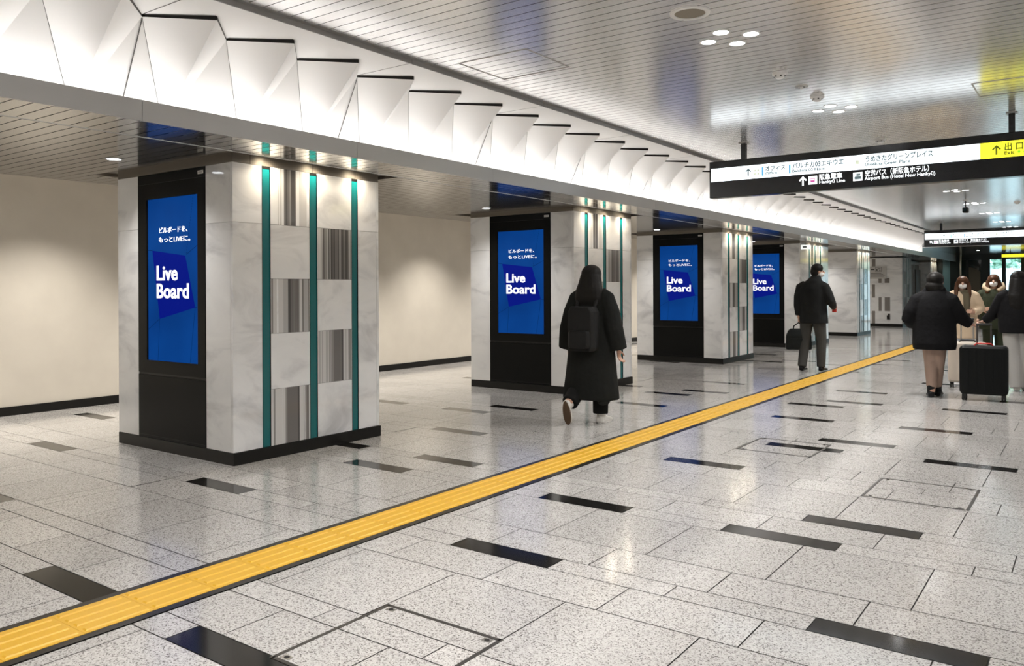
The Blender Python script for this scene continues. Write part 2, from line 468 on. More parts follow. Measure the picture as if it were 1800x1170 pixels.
# ------------------------------------------------------------------ ceilings
PIT = 0.10667
def slats(b, x0, x1, y0, y1, z, m, holes=(), phase=0.0, gap=0.0085, depth=0.012):
    """boards running along X with recessed joints; holes = (xa, xb, ya, yb) left open"""
    k = math.floor((y0 - phase) / PIT)
    ys = sorted(set([h[2] for h in holes] + [h[3] for h in holes]))
    def spans(ya, yb, zz, mm):
        cs = [ya] + [q for q in ys if ya + 1e-4 < q < yb - 1e-4] + [yb]
        for a, c in zip(cs, cs[1:]):
            mid = (a + c) / 2
            xs = [(x0, x1)]
            for h in holes:
                if h[2] < mid < h[3]:
                    nx = []
                    for p, q in xs:
                        if h[0] > p: nx.append((p, min(q, h[0])))
                        if h[1] < q: nx.append((max(p, h[1]), q))
                    xs = [(p, q) for p, q in nx if q - p > 1e-4]
            for p, q in xs: b.face([(p, a, zz), (p, c, zz), (q, c, zz), (q, a, zz)], mm)
            if mm is m:
                pass
    while phase + k * PIT < y1:
        a = max(phase + k * PIT, y0); c = min(phase + (k + 1) * PIT, y1)
        if c - a > 2 * gap:
            spans(a + gap / 2, c - gap / 2, z, m)
        spans(max(y0, c - gap / 2), min(y1, c + gap / 2), z + depth * 0.25, GROOVE)
        k += 1
def build_high():
    b = MB()
    slats(b, XT, mx(XT), YB, YE, ZHI, SLAT_HI, phase=2.745, gap=0.0065)
    b.box(XT - .02, mx(XT) + .02, YB, YE, ZHI + .02, ZHI + .06, GROOVE)
    struct(b.build('ceiling'), 'high ceiling of narrow pale metal boards')
build_high()
SLOTS = [(XCL - .2, RAIL - .017, y - .115, y + d + .115) for y, d, _ in COLS + [(37.0, 1.68, .28)]]
def build_low(side):
    f = (lambda x: x) if side < 0 else mx
    holes = SLOTS if side < 0 else []
    b = MB()
    lo, hi = sorted((f(RAIL + 0.017), f(XF)))
    slats(b, lo, hi, YB, YD, ZLO, SLAT_LO, holes, phase=2.33)
    lo, hi = sorted((f(XEDGE), f(RAIL - 0.017)))
    slats(b, lo, hi, YB, YE + 0.4, ZLO, SLAT_LO, holes, phase=2.271)
    slats(b, lo, hi, YE + 0.4, YD, ZLO, SLAT_LO, holes, phase=2.271)
    # rail along the boards
    lo, hi = sorted((f(RAIL - .009), f(RAIL + .009)))
    b.box(lo, hi, YB, YD, ZLO - .002, ZLO + .02, mat('rail_metal', (0.30, 0.29, 0.275), 0.35, 0.5))
    lo, hi = sorted((f(RAIL - .017), f(RAIL + .017)))
    b.box(lo, hi, YB, YD, ZLO + .006, ZLO + .02, GROOVE)
    # rim facing the aisle and upper backing
    lo, hi = sorted((f(XEDGE - .01), f(XEDGE)))
    b.box(lo, hi, YB, YD, ZLO, ZLO + .09, BRONZE)
    lo, hi = sorted((f(XEDGE), f(XP - .03)))
    b.box(lo, hi, YB, YD, ZLO + .06, ZLO + .09, GROOVE)
    # slots round the columns
    for x0, x1, y0, y1 in holes:
        z = ZLO + .032
        b.face([(x0, y0, z), (x0, y1, z), (x1, y1, z), (x1, y0, z)], BRONZE)
        b.face([(x0, y0, ZLO), (x0, y1, ZLO), (x0, y1, z), (x0, y0, z)], BRONZE)
        b.face([(x1, y0, ZLO), (x1, y1, ZLO), (x1, y1, z), (x1, y0, z)], BRONZE)
        b.face([(x0, y0, ZLO), (x1, y0, ZLO), (x1, y0, z), (x0, y0, z)], BRONZE)
        b.face([(x0, y1, ZLO), (x1, y1, ZLO), (x1, y1, z), (x0, y1, z)], BRONZE)
    struct(b.build('ceiling_left' if side < 0 else 'ceiling_right'), 'low ceiling of mirror-like metal boards beside the columns')
    # aisle ceiling above the wall
    b = MB()
    lo, hi = sorted((f(XW if side < 0 else mx(XR) - .0), f(XEDGE)))
    if side < 0:
        b.box(XW, XEDGE - .012, YB, YD, 2.82, 2.86, PLASTER)
        struct(b.build('ceiling_aisle'))
build_low(-1)

def build_low_right():
    b = MB()
    slats(b, mx(XF), XR, YB, YD, ZLO, SLAT_LO, phase=2.33)
    b.box(mx(XP) + .03, XR, YB, YD, ZLO + .06, ZLO + .09, GROOVE)
    struct(b.build('ceiling_right'))
build_low_right()

def build_cove(side):
    f = (lambda x: x) if side < 0 else mx
    b = MB(); g = MB(); r = MB()
    NP_ = 62; P = 0.6067; ys = 2.745 - P * 16
    A = [ys + P * i for i in range(NP_ + 1)]
    g_ = 0.004
    for i in range(NP_):
        a0, a1 = A[i], A[i + 1]
        if a0 > YE - .3: break
        mid = (a0 + a1) / 2
        Pm = (f(XP), mid, ZP); Pp = (f(XP), mid - P, ZP)
        A0 = (f(XA), a0, ZS - .002); A1 = (f(XA), a1, ZS - .002); B = (f(XB), mid, ZS - .012)
        b.face([Pp, Pm, A0], COVEW)
        b.face([Pm, B, A0], COVEW)
        b.face([Pm, A1, B], COVEW)
        v0 = Vector(Pm); v1 = Vector(A0); sd = Vector((0, .004, 0)); nn = Vector((f(.0012) - f(0), 0, 0))
        r.face([v0 + nn - sd, v0 + nn + sd, v1 + nn + sd * .7, v1 + nn - sd * .7], GAPG)
        # soffit above, set off from the folds by a shadow gap
        z2 = ZS + .014
        S0 = (f(XA), a0, z2); S1 = (f(XA), a1, z2); SB = (f(XB), mid, z2)
        b.face([S0, SB, (f(XT), mid, z2), (f(XT), a0, z2)], COVEW)
        b.face([SB, S1, (f(XT), a1, z2), (f(XT), mid, z2)], COVEW)
        d = Vector((XB - XA, mid - a0, 0)).normalized()
        # dark metal bar in the gap on the long side of each fold
        p0 = Vector((f(XA + .012), a0 + .012, 0)); p1 = Vector((f(XB - .002), mid - .004, 0))
        for u, v, mm in ((0.0, 0.016, ROD),):
            r.face([(p0.x, p0.y, ZS + .0135), (p1.x, p1.y, ZS + .0135), (p1.x, p1.y, ZS - .010), (p0.x, p0.y, ZS - .003)], SEAM)
            e = f(0.010) - f(0)
            r.face([(p0.x + e, p0.y - .012, ZS + .0125), (p1.x + e, p1.y - .012, ZS + .0125), (p1.x, p1.y, ZS + .0125), (p0.x, p0.y, ZS + .0125)], ROD)
        q0 = Vector((f(XA), a1, 0)); q1 = Vector((f(XB), mid, 0))
        r.face([(q0.x, q0.y, ZS + .013), (q1.x, q1.y, ZS + .013), (q1.x, q1.y, ZS - .011), (q0.x, q0.y, ZS - .001)], ROD)
        if i % 3 == 1:          # module joints
            sx = f(0.002) - f(0)
            r.face([(f(XP) + sx * 1.2, a0 - g_, ZP), (f(XP) + sx * 1.2, a0 + g_, ZP), (f(XA) + sx, a0 + g_, ZS - .01), (f(XA) + sx, a0 - g_, ZS - .01)], ROD)
            r.face([(f(XA), a0 - g_, z2 - .001), (f(XT), a0 - g_, z2 - .001), (f(XT), a0 + g_, z2 - .001), (f(XA), a0 + g_, z2 - .001)], ROD)
    b.face([Pm, (f(XP), YE, ZP), (f(XA), YE, ZS - .002)], COVEW)
    nm = 1 if side < 0 else 5
    struct(b.build('trim_%d' % nm), 'white folded cove lit from below')
    struct(r.build('trim_%d' % (nm + 1)), 'dark shadow gaps between the folded cove panels')
    # fascia with the light trough behind it
    b = MB()
    lo, hi = sorted((f(XF - .018), f(XF)))
    js = [2.745 + 1.82 * k for k in range(-6, 21)]
    js = [YB] + [q for q in js if YB < q < YD] + [YD]
    for a, c in zip(js, js[1:]):
        zt = ZFT if c <= YE + 1.9 else ZEND
        b.box(lo, hi, a + .0012, c - .0012, ZLO - .004, ZFT, FASCIA)
    lo, hi = sorted((f(XF - .03), f(XF - .016)))
    b.box(lo, hi, YB, YD, ZLO, ZFT - .004, SEAM)
    lo, hi = sorted((f(XP - .02), f(XF - .02)))
    b.box(lo, hi, YB, YE, ZLO + .012, ZLO + .022, COVEW)
    lo, hi = sorted((f(XF - .018), f(XF - .002)))
    b.box(lo, hi, YE + .02, YD, ZFT, ZEND, FASCIA)
    struct(b.build('trim_%d' % (nm + 2)), 'grey metal fascia along the low ceiling edge')
    l = MB()
    lo, hi = sorted((f(XF - .115), f(XF - .03)))
    a = Vector((f(XF - .115), 0, ZLO + .070)); c = Vector((f(XF - .045), 0, ZLO + .036)); e = Vector((f(-.006) - f(0), 0, -.008))
    l.loft([[(p.x, yy, p.z) for p in (a, c, c + e, a + e)] for yy in (YB + .05, YE - .05)], LED)
    tag(l.build('light_strip'), 'hidden white light strip lying in the trough of the %s cove' % ('column-side' if side < 0 else 'opposite'), 'light strip')
    # edge trim of the high ceiling
    b = MB()
    lo, hi = sorted((f(XT - .004), f(XT + .004)))
    for a, c in zip(js, js[1:]):
        if a < YE: b.box(lo, hi, a + .004, min(c, YE) - .004, ZS + .004, ZHI + .004, TRIMG)
    lo, hi = sorted((f(XT - .004), f(XT + .045)))
    b.box(lo, hi, YB, YE, ZHI - .0035, ZHI - .0005, TRIMG)
    struct(b.build('trim_%d' % (nm + 3)), 'grey edge trim of the high ceiling')
build_cove(-1)
build_cove(1)

# ------------------------------------------------------------------ walls and end
def build_walls():
    b = MB(); b.box(XW - .15, XW, YB, YD, 0, 3.5, PLASTER)
    struct(b.build('wall_left'), 'plain beige plaster wall behind the columns')
    b = MB(); b.box(XW, XW + .015, YB, 31.0, 0, 0.10, PLINTH)
    struct(b.build('baseboard_left'))
    b = MB(); b.box(XR, XR + .15, YB, YD, 0, 3.5, WALLW)
    struct(b.build('wall_right'))
    b = MB(); b.box(XW - .15, XR + .15, YB - .15, YB, 0, 3.5, WALLW)
    r_ = MB(); r_.box(XW - .2, XR + .2, YB - .2, YD + .15, 3.5, 3.6, GROUT); struct(r_.build('sky_blocker'))  # unseen slab added to stop sky light leaking through the ceiling gaps
    struct(b.build('wall_back'))
    # far block with marble front and barcode panels
    b = MB()
    b.box(XW, XCOL, 31.04, 32.75, 0.10, ZLO - .03, MARBLE)
    for y0, y1 in ((31.35, 31.41), (31.85, 31.91), (32.3, 32.36)):
        b.box(XCOL, XCOL + .004, y0, y1, 0.1, ZLO - .04, TEAL)
    for y0, y1, z0, z1 in ((31.45, 31.83, 0.57, 1.03), (31.45, 31.83, 1.5, 1.95), (31.95, 32.28, 1.03, 1.49)):
        b.box(XCOL, XCOL + .003, y0, y1, z0, z1, STRIPE)
    for x0, x1, z0, z1 in ((-6.34, -6.24, 0.55, 1.04), (-6.14, -5.96, 0.55, 1.04), (-6.34, -6.24, 1.55, 1.72), (-6.14, -5.98, 1.55, 1.72), (-6.56, -6.46, 1.03, 1.50), (-6.56, -6.46, 0.1, 0.55), (-6.56, -6.44, 2.08, 2.4), (-7.1, -6.95, .55, 1.04), (-7.4, -7.2, 1.0, 1.5)):
        b.box(x0, x1, 31.034, 31.05, z0, z1, STRIPE_DARK)
    struct(b.build('wall_block'), 'marble clad block with grey barcode inlays at the end of the column row')
    b = MB(); b.box(XW, XCOL + .01, 31.03, 32.76, 0, 0.10, PLINTH)
    struct(b.build('baseboard_block'))
    # recess with brown shutters
    b = MB()
    b.box(-6.1, -6.0, 32.77, 36.95, 0, ZLO - .02, BROWNW)
    struct(b.build('wall_recess'), 'brown shutter wall beyond the marble block')
    b = MB()
    b.box(-6.0, -5.95, 35.6, 35.7, 0, 2.35, STEEL); b.box(-6.0, -5.95, 33.3, 36.9, 2.30, 2.40, STEEL)
    b.box(-6.0, -5.93, 35.9, 36.9, 0, 2.1, TAUPE)
    struct(b.build('door_1'), 'dark service door with pale steel frame')
    # end bulkhead and end ceiling
    b = MB()
    b.box(XF, mx(XF), YE, YE + .06, ZEND - .004, ZHI + .06, FASCIA)
    for q in (1, -1):
        g0, g1 = (XP - .06, XF) if q > 0 else (mx(XF), mx(XP - .06))
        b.box(g0, g1, YE + .001, YE + .02, ZLO + .03, ZHI + .06, COVEW)
    struct(b.build('wall_bulkhead'), 'grey bulkhead where the high ceiling stops')
    b = MB()
    slats(b, XF, mx(XF), YE + .06, YD, ZEND, SLAT_LO, phase=2.3)
    b.box(XF, mx(XF), YE, YD, ZEND + .02, ZEND + .06, GROOVE)
    struct(b.build('ceiling_end'))
    # end wall: dark steel frames, glass leaves
    y0, y1 = YD, YD + .12
    b = MB()
    zt = 2.53
    xs = [(-9.9, -5.38), (-5.09, -4.72), (-4.50, -4.42), (-3.95, -3.62), (-3.20, -3.055), (-2.53, -2.30), (-1.75, -1.65), (-1.1, -1.0), (-0.4, -0.3), (0.6, XR)]
    for a, c in xs: b.box(a, c, y0, y1, 0, zt, FRAMED)
    b.box(-9.9, XR, y0, y1, zt, 3.5, FRAMED)
    struct(b.build('wall_end'), 'dark framed glass entrance front at the far end')
    bays = [(-5.38, -5.09, BLUEGLASS), (-4.72, -4.50, DARKGLASS), (-4.42, -3.95, DARKGLASS), (-3.62, -3.20, GLASS), (-3.055, -2.53, GLASS), (-2.30, -1.75, DARKGLASS), (-1.65, -1.1, GLASS), (-1.0, -0.4, GLASS), (-0.3, 0.6, DARKGLASS)]
    for k, (a, c, m) in enumerate(bays):
        b = MB(); b.box(a, c, y0 + .045, y0 + .055, 0.02, zt, m)
        struct(b.build('window_%d' % (k + 1)))
    b = MB()
    pts = [(-4.40, 0.0), (-3.97, 0.0), (-3.97, 2.02)] + [(-4.40 + .43 * t, 2.22 - 0.20 * t * t) for t in (0.8, 0.6, 0.4, 0.2, 0.0)]
    b.loft([[(x, y, z) for x, z in pts] for y in (YD + .035, YD + .044)], TAUPE)
    struct(b.build('door_2'), 'taupe arched panel behind a dark glass door')
    b = MB()
    b.tube([(-4.66, YD - .25, 0), (-4.66, YD - .25, ZEND)], 0.045, STEEL, 16)
    tag(b.build('steel_post'), 'slim steel post in front of the dark entrance doors', 'post')
    # outdoors
    b = MB(); b.box(-14, 10, YD + .12, YD + 26, -0.06, -0.01, GROUND)
    struct(b.build('ground_outside'))
    b = MB(); b.box(-14, 10, YD + 9, YD + 9.4, 0, 2.3, GROUND)
    struct(b.build('wall_outside'))
    b = MB()
    rnd = random.Random(3)
    for k in range(260):
        x = rnd.uniform(-9, 5); z = 2.35 + abs(rnd.gauss(0, .8)); y = YD + 9.3 + rnd.uniform(0, 1.5)
        b.ball((x, y, z), (rnd.uniform(.15, .45), .3, rnd.uniform(.12, .35)), LEAF, 7, 4)
    h = b.build('hedge'); h['kind'] = 'stuff'; h['label'] = 'pale green planting outside the glass doors'; h['category'] = 'hedge'
build_walls()

# ------------------------------------------------------------------ columns
ROWS = [0.10, 0.572, 1.036, 1.492, 1.945, 2.422]
FL, FR = -6.962, -5.935          # niche for the display
ORD = ['nearest', 'second', 'third', 'fourth', 'fifth', 'far']
def column(idx, y0, dy, s0, label, display=True):
    t = empty('column', ((XCL + XCOL) / 2, y0, 0), label, 'column', 'marble columns')
    cx = (XCL + XCOL) / 2
    L, R = XCL - cx, XCOL - cx
    th = 0.03
    zt = ROWS[-1]
    b = MB()
    nd = 0.13 if display else 0.0
    core_y0 = nd + th if display else th
    b.box(L + th, R - th, core_y0, dy - th, 0.10, zt, GROUT)
    q = 0.0012
    def slab(x0, x1, ya, yb, z0, z1): b.box(x0, x1, ya, yb, z0 + q, z1 - q, MARBLE)
    rows2 = [(ROWS[0], ROWS[4]), (ROWS[4], zt)]
    for z0, z1 in rows2:
        if display:
            slab(L, FL - cx - .002, 0, nd + th, z0, z1)
            slab(FR - cx + .002, R - th - .001, 0, nd + th, z0, z1)
        else:
            slab(L, R - th - .001, 0, th, z0, z1)
        slab(L, L + th, core_y0 + .001, dy, z0, z1)
        slab(L + th + .001, R, dy - th, dy, z0, z1)
    bands = [(0, s0), (s0 + .084, s0 + .495), (s0 + .581, s0 + .985), (s0 + 1.064, dy - th - .001)]
    strips = [(s0, s0 + .084), (s0 + .495, s0 + .581), (s0 + .985, s0 + 1.064)]
    striped = {(1, 0): 'full', (1, 2): 'full', (1, 4): 'mid', (2, 1): 'full', (2, 3): 'fine'}
    panels = []
    for bi, (ya, yb) in enumerate(bands):
        if bi in (0, 3):
            for z0, z1 in rows2: slab(R - th, R, ya + q, yb - q, z0, z1)
            continue
        for ri in range(5):
            z0, z1 = ROWS[ri], ROWS[ri + 1]
            if (bi, ri) in striped: panels.append((ya, yb, z0, z1, striped[(bi, ri)]))
            else: slab(R - th, R, ya + q, yb - q, z0, z1)
    b.build('cladding', t)
    for pi, (ya, yb, z0, z1, kd) in enumerate(panels):
        p = MB(); w_ = yb - ya
        p.box(R - th, R, ya + q, yb - q, z0 + q, z1 - q, MARBLE)
        rnd = random.Random(11 + pi)
        u = 0.012
        while u < 0.985:
            du = rnd.choice((.012, .02, .03, .045, .06))
            u1 = min(u + du, 0.988)
            if kd == 'mid':
                k = None
                if .29 < u < .63: k = rnd.choice((3, 3, 3, 4, 2))
                elif .18 < u < .29 or .72 < u < .92: k = rnd.choice((None, 0, 1, 0))
            elif kd == 'fine':
                k = rnd.choice((0, 1, 2, 4)) if u < .3 else rnd.choice((3, 4, 2, 4, 3, 1))
            else:
                if u < .10: k = rnd.choice((1, 2, 0))
                elif u < .30: k = rnd.choice((None, 0, 1, 0))
                elif u < .40: k = rnd.choice((1, 2, 2))
                elif u < .68: k = rnd.choice((3, 3, 4, 3, 2))
                elif u < .80: k = rnd.choice((1, 0, 1, 2))
                else: k = rnd.choice((None, 0, 2, 1, 3))
            if k is not None: p.box(R - .001, R + .0006, ya + w_ * u, ya + w_ * u1, z0 + q, z1 - q, BAR[k])
            u = u1
        p.build('striped_panel', t)['label'] = 'grey barcode striped stone panel'
    for ya, yb in strips:
        p = MB()
        p.box(R - .05, R - .006, ya + .004, yb - .004, 0.10, zt - .02, TEAL)
        p.box(R - .05, R - .002, ya + .002, yb - .002, zt - .02, zt, PLINTH)
        p.box(R - .05, R + .001, ya + .001, ya + .004, 0.10, zt - .01, PLINTH)
        p.box(R - .05, R + .001, yb - .004, yb - .001, 0.10, zt - .01, PLINTH)
        p.build('teal_strip', t)['label'] = 'vertical teal glass strip'
    p = MB(); p.box(L + .004, R + .012, -.004, dy + .01, 0, 0.098, PLINTH); p.build('plinth', t)
    p = MB()
    p.box(L, R - .001, 0.001, dy, zt + .001, ZLO + .031, BRONZE)
    for yy in (s0 * .6, s0 + .53, s0 + 1.03): p.box(R - .01, R, yy, yy + .003, zt + .001, ZLO + .031, SEAM)
    p.build('collar', t)['label'] = 'bronze metal collar at the ceiling'
    return t
CLAB = ['nearest marble column, large and close to the camera, with complete display and three teal strips',
        'marble column behind the person wearing a backpack',
        'third marble column, standing between the backpack wearer and the man with a briefcase',
        'marble column directly behind the man with a briefcase',
        'marble column without a display beyond the man with a briefcase']
for i, (y0, dy, s0) in enumerate(COLS):
    column(i, y0, dy, s0, CLAB[i], display=i < 4)
column(6, 37.0, 1.68, 0.28, 'farthest slim looking marble column next to the dark entrance doors', display=False)

SW, SH = 0.775, 1.415            # lit screen
def display(y0, label):
    xc = (FL + FR) / 2
    t = empty('digital_display', (xc, y0, 0.10), label, 'digital display', 'advertising displays in the columns')
    hw = (FR - FL) / 2 - .0015
    yf = -0.004
    z0, z1 = 0.002, 2.318        # relative to plinth top
    sx0, sx1 = -6.822 - xc, -6.822 - xc + SW
    sz0, sz1 = 0.785 - .10, 0.785 - .10 + SH
    b = MB()
    b.box(-hw, sx0, yf, .11, 0.575, z1, CASING); b.box(sx1, hw, yf, .11, 0.575, z1, CASING)
    b.box(sx0, sx1, yf, .11, 0.575, sz0, CASING); b.box(sx0, sx1, yf, .11, sz1, 2.235, CASING)
    b.box(sx0, sx1, yf, .11, 2.239, z1, CASING)
    b.box(-hw, hw, yf - .0012, yf, 2.2355, 2.2395, CASING_LINE)
    b.box(sx0, sx1, .012, .10, sz0, sz1, CASING)
    b.build('casing', t)
    p = MB(); p.box(-hw, hw, yf, .11, z0, 0.555, CASING); p.box(-hw, hw, 0.004, .11, 0.555, 0.575, CASING_LINE)
    p.box(-hw + .02, hw - .02, yf - .003, yf, 0.545, 0.551, CASING)
    p.box(-hw + .01, hw - .01, yf - .0012, yf, 0.022, 0.025, CASING_LINE)
    p.build('access_panel', t)
    p = MB(); p.box(hw - .098, hw - .022, yf - .003, yf, 2.262, 2.290, LABELW)
    p.box(hw - .088, hw - .034, yf - .0036, yf - .003, 2.270, 2.282, STEEL)
    p.build('label_plate', t)
    s = MB()
    y = 0.010
    X = lambda u: sx0 + u * SW
    Z = lambda v: sz1 - v * SH
    s.box(sx0, sx1, y, y + .002, sz0, sz1, SCR)
    def poly(pts, d, m): s.face([(X(u), y - d, Z(v)) for u, v in pts], m)
    def line(a, c, m, wd=.0022, d=.0012, dash=0):
        n = max(1, int(dash) or 1)
        A = Vector((X(a[0]), y - d, Z(a[1]))); B = Vector((X(c[0]), y - d, Z(c[1])))
        dv = (B - A).normalized(); nn = Vector((-dv.z, 0, dv.x)) * wd
        for k in range(n):
            p0 = A.lerp(B, k / n); p1 = A.lerp(B, (k + (0.6 if dash else 1)) / n)
            s.face([p0 - nn, p1 - nn, p1 + nn, p0 + nn], m)
    poly([(.09, .318), (.745, .358), (.93, .668), (.235, .742)][::-1], .0006, SCR2)
    line((.9, 0), (.765, .352), SCR3, dash=22); line((.765, .352), (1, .293), SCR3)
    line((.93, .668), (1, .672), SCR3); line((.93, .668), (.83, 1), SCR3)
    line((.235, .742), (0, .81), SCR3); line((.235, .742), (.20, 1), SCR3); line((0, .315), (.09, .318), SCR3)
    so = s.build('screen', t)
    text('ビルボードを、', SCRT, so, (X(.225), y - .004, Z(.212)), 0.040, 0.57 * SW, 0.004)
    text('もっとLIVEに。', SCRT, so, (X(.225), y - .004, Z(.269)), 0.040, 0.62 * SW, 0.004)
    text('Live', SCRT, so, (X(.172), y - .004, Z(.502)), 0.128, 0.43 * SW, 0.022)
    text('Board', SCRT, so, (X(.172), y - .004, Z(.612)), 0.128, 0.645 * SW, 0.022)
    return t
DLAB = ['black framed blue advertising display set into the nearest column',
        'blue advertising display in the column behind the person wearing a backpack',
        'blue advertising display in the third column, halfway along the row',
        'blue advertising display partly hidden behind the third column']
for i in range(4): display(COLS[i][0], DLAB[i])

# ------------------------------------------------------------------ lamps
def warm_spot(x, y, lab):
    t = empty('spotlight', (x, y, ZLO + .032), lab, 'downlight', 'warm downlights over the column faces')
    b = MB(); b.ring((0, 0), .034, .043, -.004, -.001, STEEL, 20); b.build('trim_ring', t)
    b = MB(); b.cyl((0, 0), .034, -.003, -.001, LENSW, 20); b.build('lens', t)
    lamp('bulb', 'SPOT', t, (0, 0, -.012), W_WARM, (1.0, 0.86, 0.66), 0.03, math.radians(168), 1.0)
CW = ['nearest column', 'second column, behind the backpack wearer', 'third column', 'column behind the briefcase man', 'column beyond the briefcase man', 'farthest column']
ST = ['first', 'middle', 'last']
for i, (y0, dy, s0) in enumerate(COLS + [(37.0, 1.7, .28)]):
    for k, c in enumerate((s0 + .042, s0 + .538, s0 + 1.025)):
        warm_spot(-5.478, y0 + c, 'warm downlight above the %s teal strip of the %s' % (ST[k], CW[i]))

def downlight(x, y, z, lab, group, r=.052, power=W_DOWN, cat='downlight', rot=None):
    t = empty('downlight', (x, y, z), lab, cat, group)
    b = MB(); b.ring((0, 0), r, r + .012, -.004, -.0005, WHITEP, 24); b.build('trim_ring', t)
    b = MB(); b.cyl((0, 0), r, -.003, -.0008, LENS, 24); b.build('lens', t)
    lamp('bulb', 'SPOT', t, (0, 0, -.012), power, (1.0, 0.97, 0.94), 0.05, math.radians(140), 0.8)
    return t
PLACE = {1: 'the cluster of four nearest the camera', 2: 'the second cluster of four, above the hanging sign'}
POS = {(0, -1): 'closest one', (1, 0): 'sign-side one', (-1, 0): 'column-side one', (0, 1): 'farthest one'}
ci = 0
for k in range(-3, 9):
    yc = 5.52 + 2.815 * k
    if abs(yc - 25.2) < .4: yc += .35
    for (sx, sy), pn in POS.items():
        if k == 0: lab = 'round downlight, %s of the cluster of four beside the speaker grille' % pn
        elif k == 1: lab = 'round downlight, %s of the cluster of four just past two smoke detectors' % pn
        else: lab = 'small round white downlight in a distant cluster of four along the ceiling'
        downlight(XC + sx * .155, yc + sy * .155, ZHI, lab, 'ceiling downlight clusters' if k in (0, 1) else 'distant ceiling downlights')
LDL = [(-6.47, 3.41, 'oval looking downlight in the low ceiling in front of the nearest column display'), (-6.55, 8.45, 'downlight in the low ceiling in front of the second column display'),
       (-6.52, 13.5, 'downlight in the low ceiling in front of the third column display'), (-6.5, 18.5, 'downlight in the low ceiling before the fourth column'), (-6.5, 23.6, 'downlight in the low ceiling before the fifth column'),
       (-6.5, -1.6, 'downlight in the low ceiling closest to the back wall'), (-6.5, 29.0, 'downlight in the low ceiling near the marble block')]
for x, y, lab in LDL: downlight(x, y, ZLO, lab, 'low ceiling downlights', .052, W_LOW)
for k in range(-5, 13):
    y = 4.3 + 2.2 * k
    t = empty('wall_washer', (-8.8, y, 2.82), 'ceiling wall washer lamp above the beige side aisle', 'downlight', 'side aisle wall washers')
    b = MB(); b.ring((0, 0), .06, .075, -.006, -.001, WHITEP, 20); b.cyl((0, 0), .06, -.004, -.001, LENS, 20); b.build('lamp_head', t)
    lamp('bulb', 'SPOT', t, (0, 0, -.02), W_WASH, (1.0, 0.945, 0.86), 0.05, math.radians(104), 0.9, rot=(0, math.radians(4), 0))
for k in range(-1, 5):  # unseen lamps, boosted to throw more light on the column marble
    downlight(2.3, 1.5 + 4.5 * k, ZLO, 'unseen downlight on the shop side, boosted to brighten the column marble', 'unseen shop side downlights', .052, W_LOW * 1.8)
for k in range(3):
    downlight(-3.6 + 1.6 * k, 34.5, ZEND - .0005, 'downlight in the end ceiling before the glass doors', 'end ceiling downlights', .052, 30)

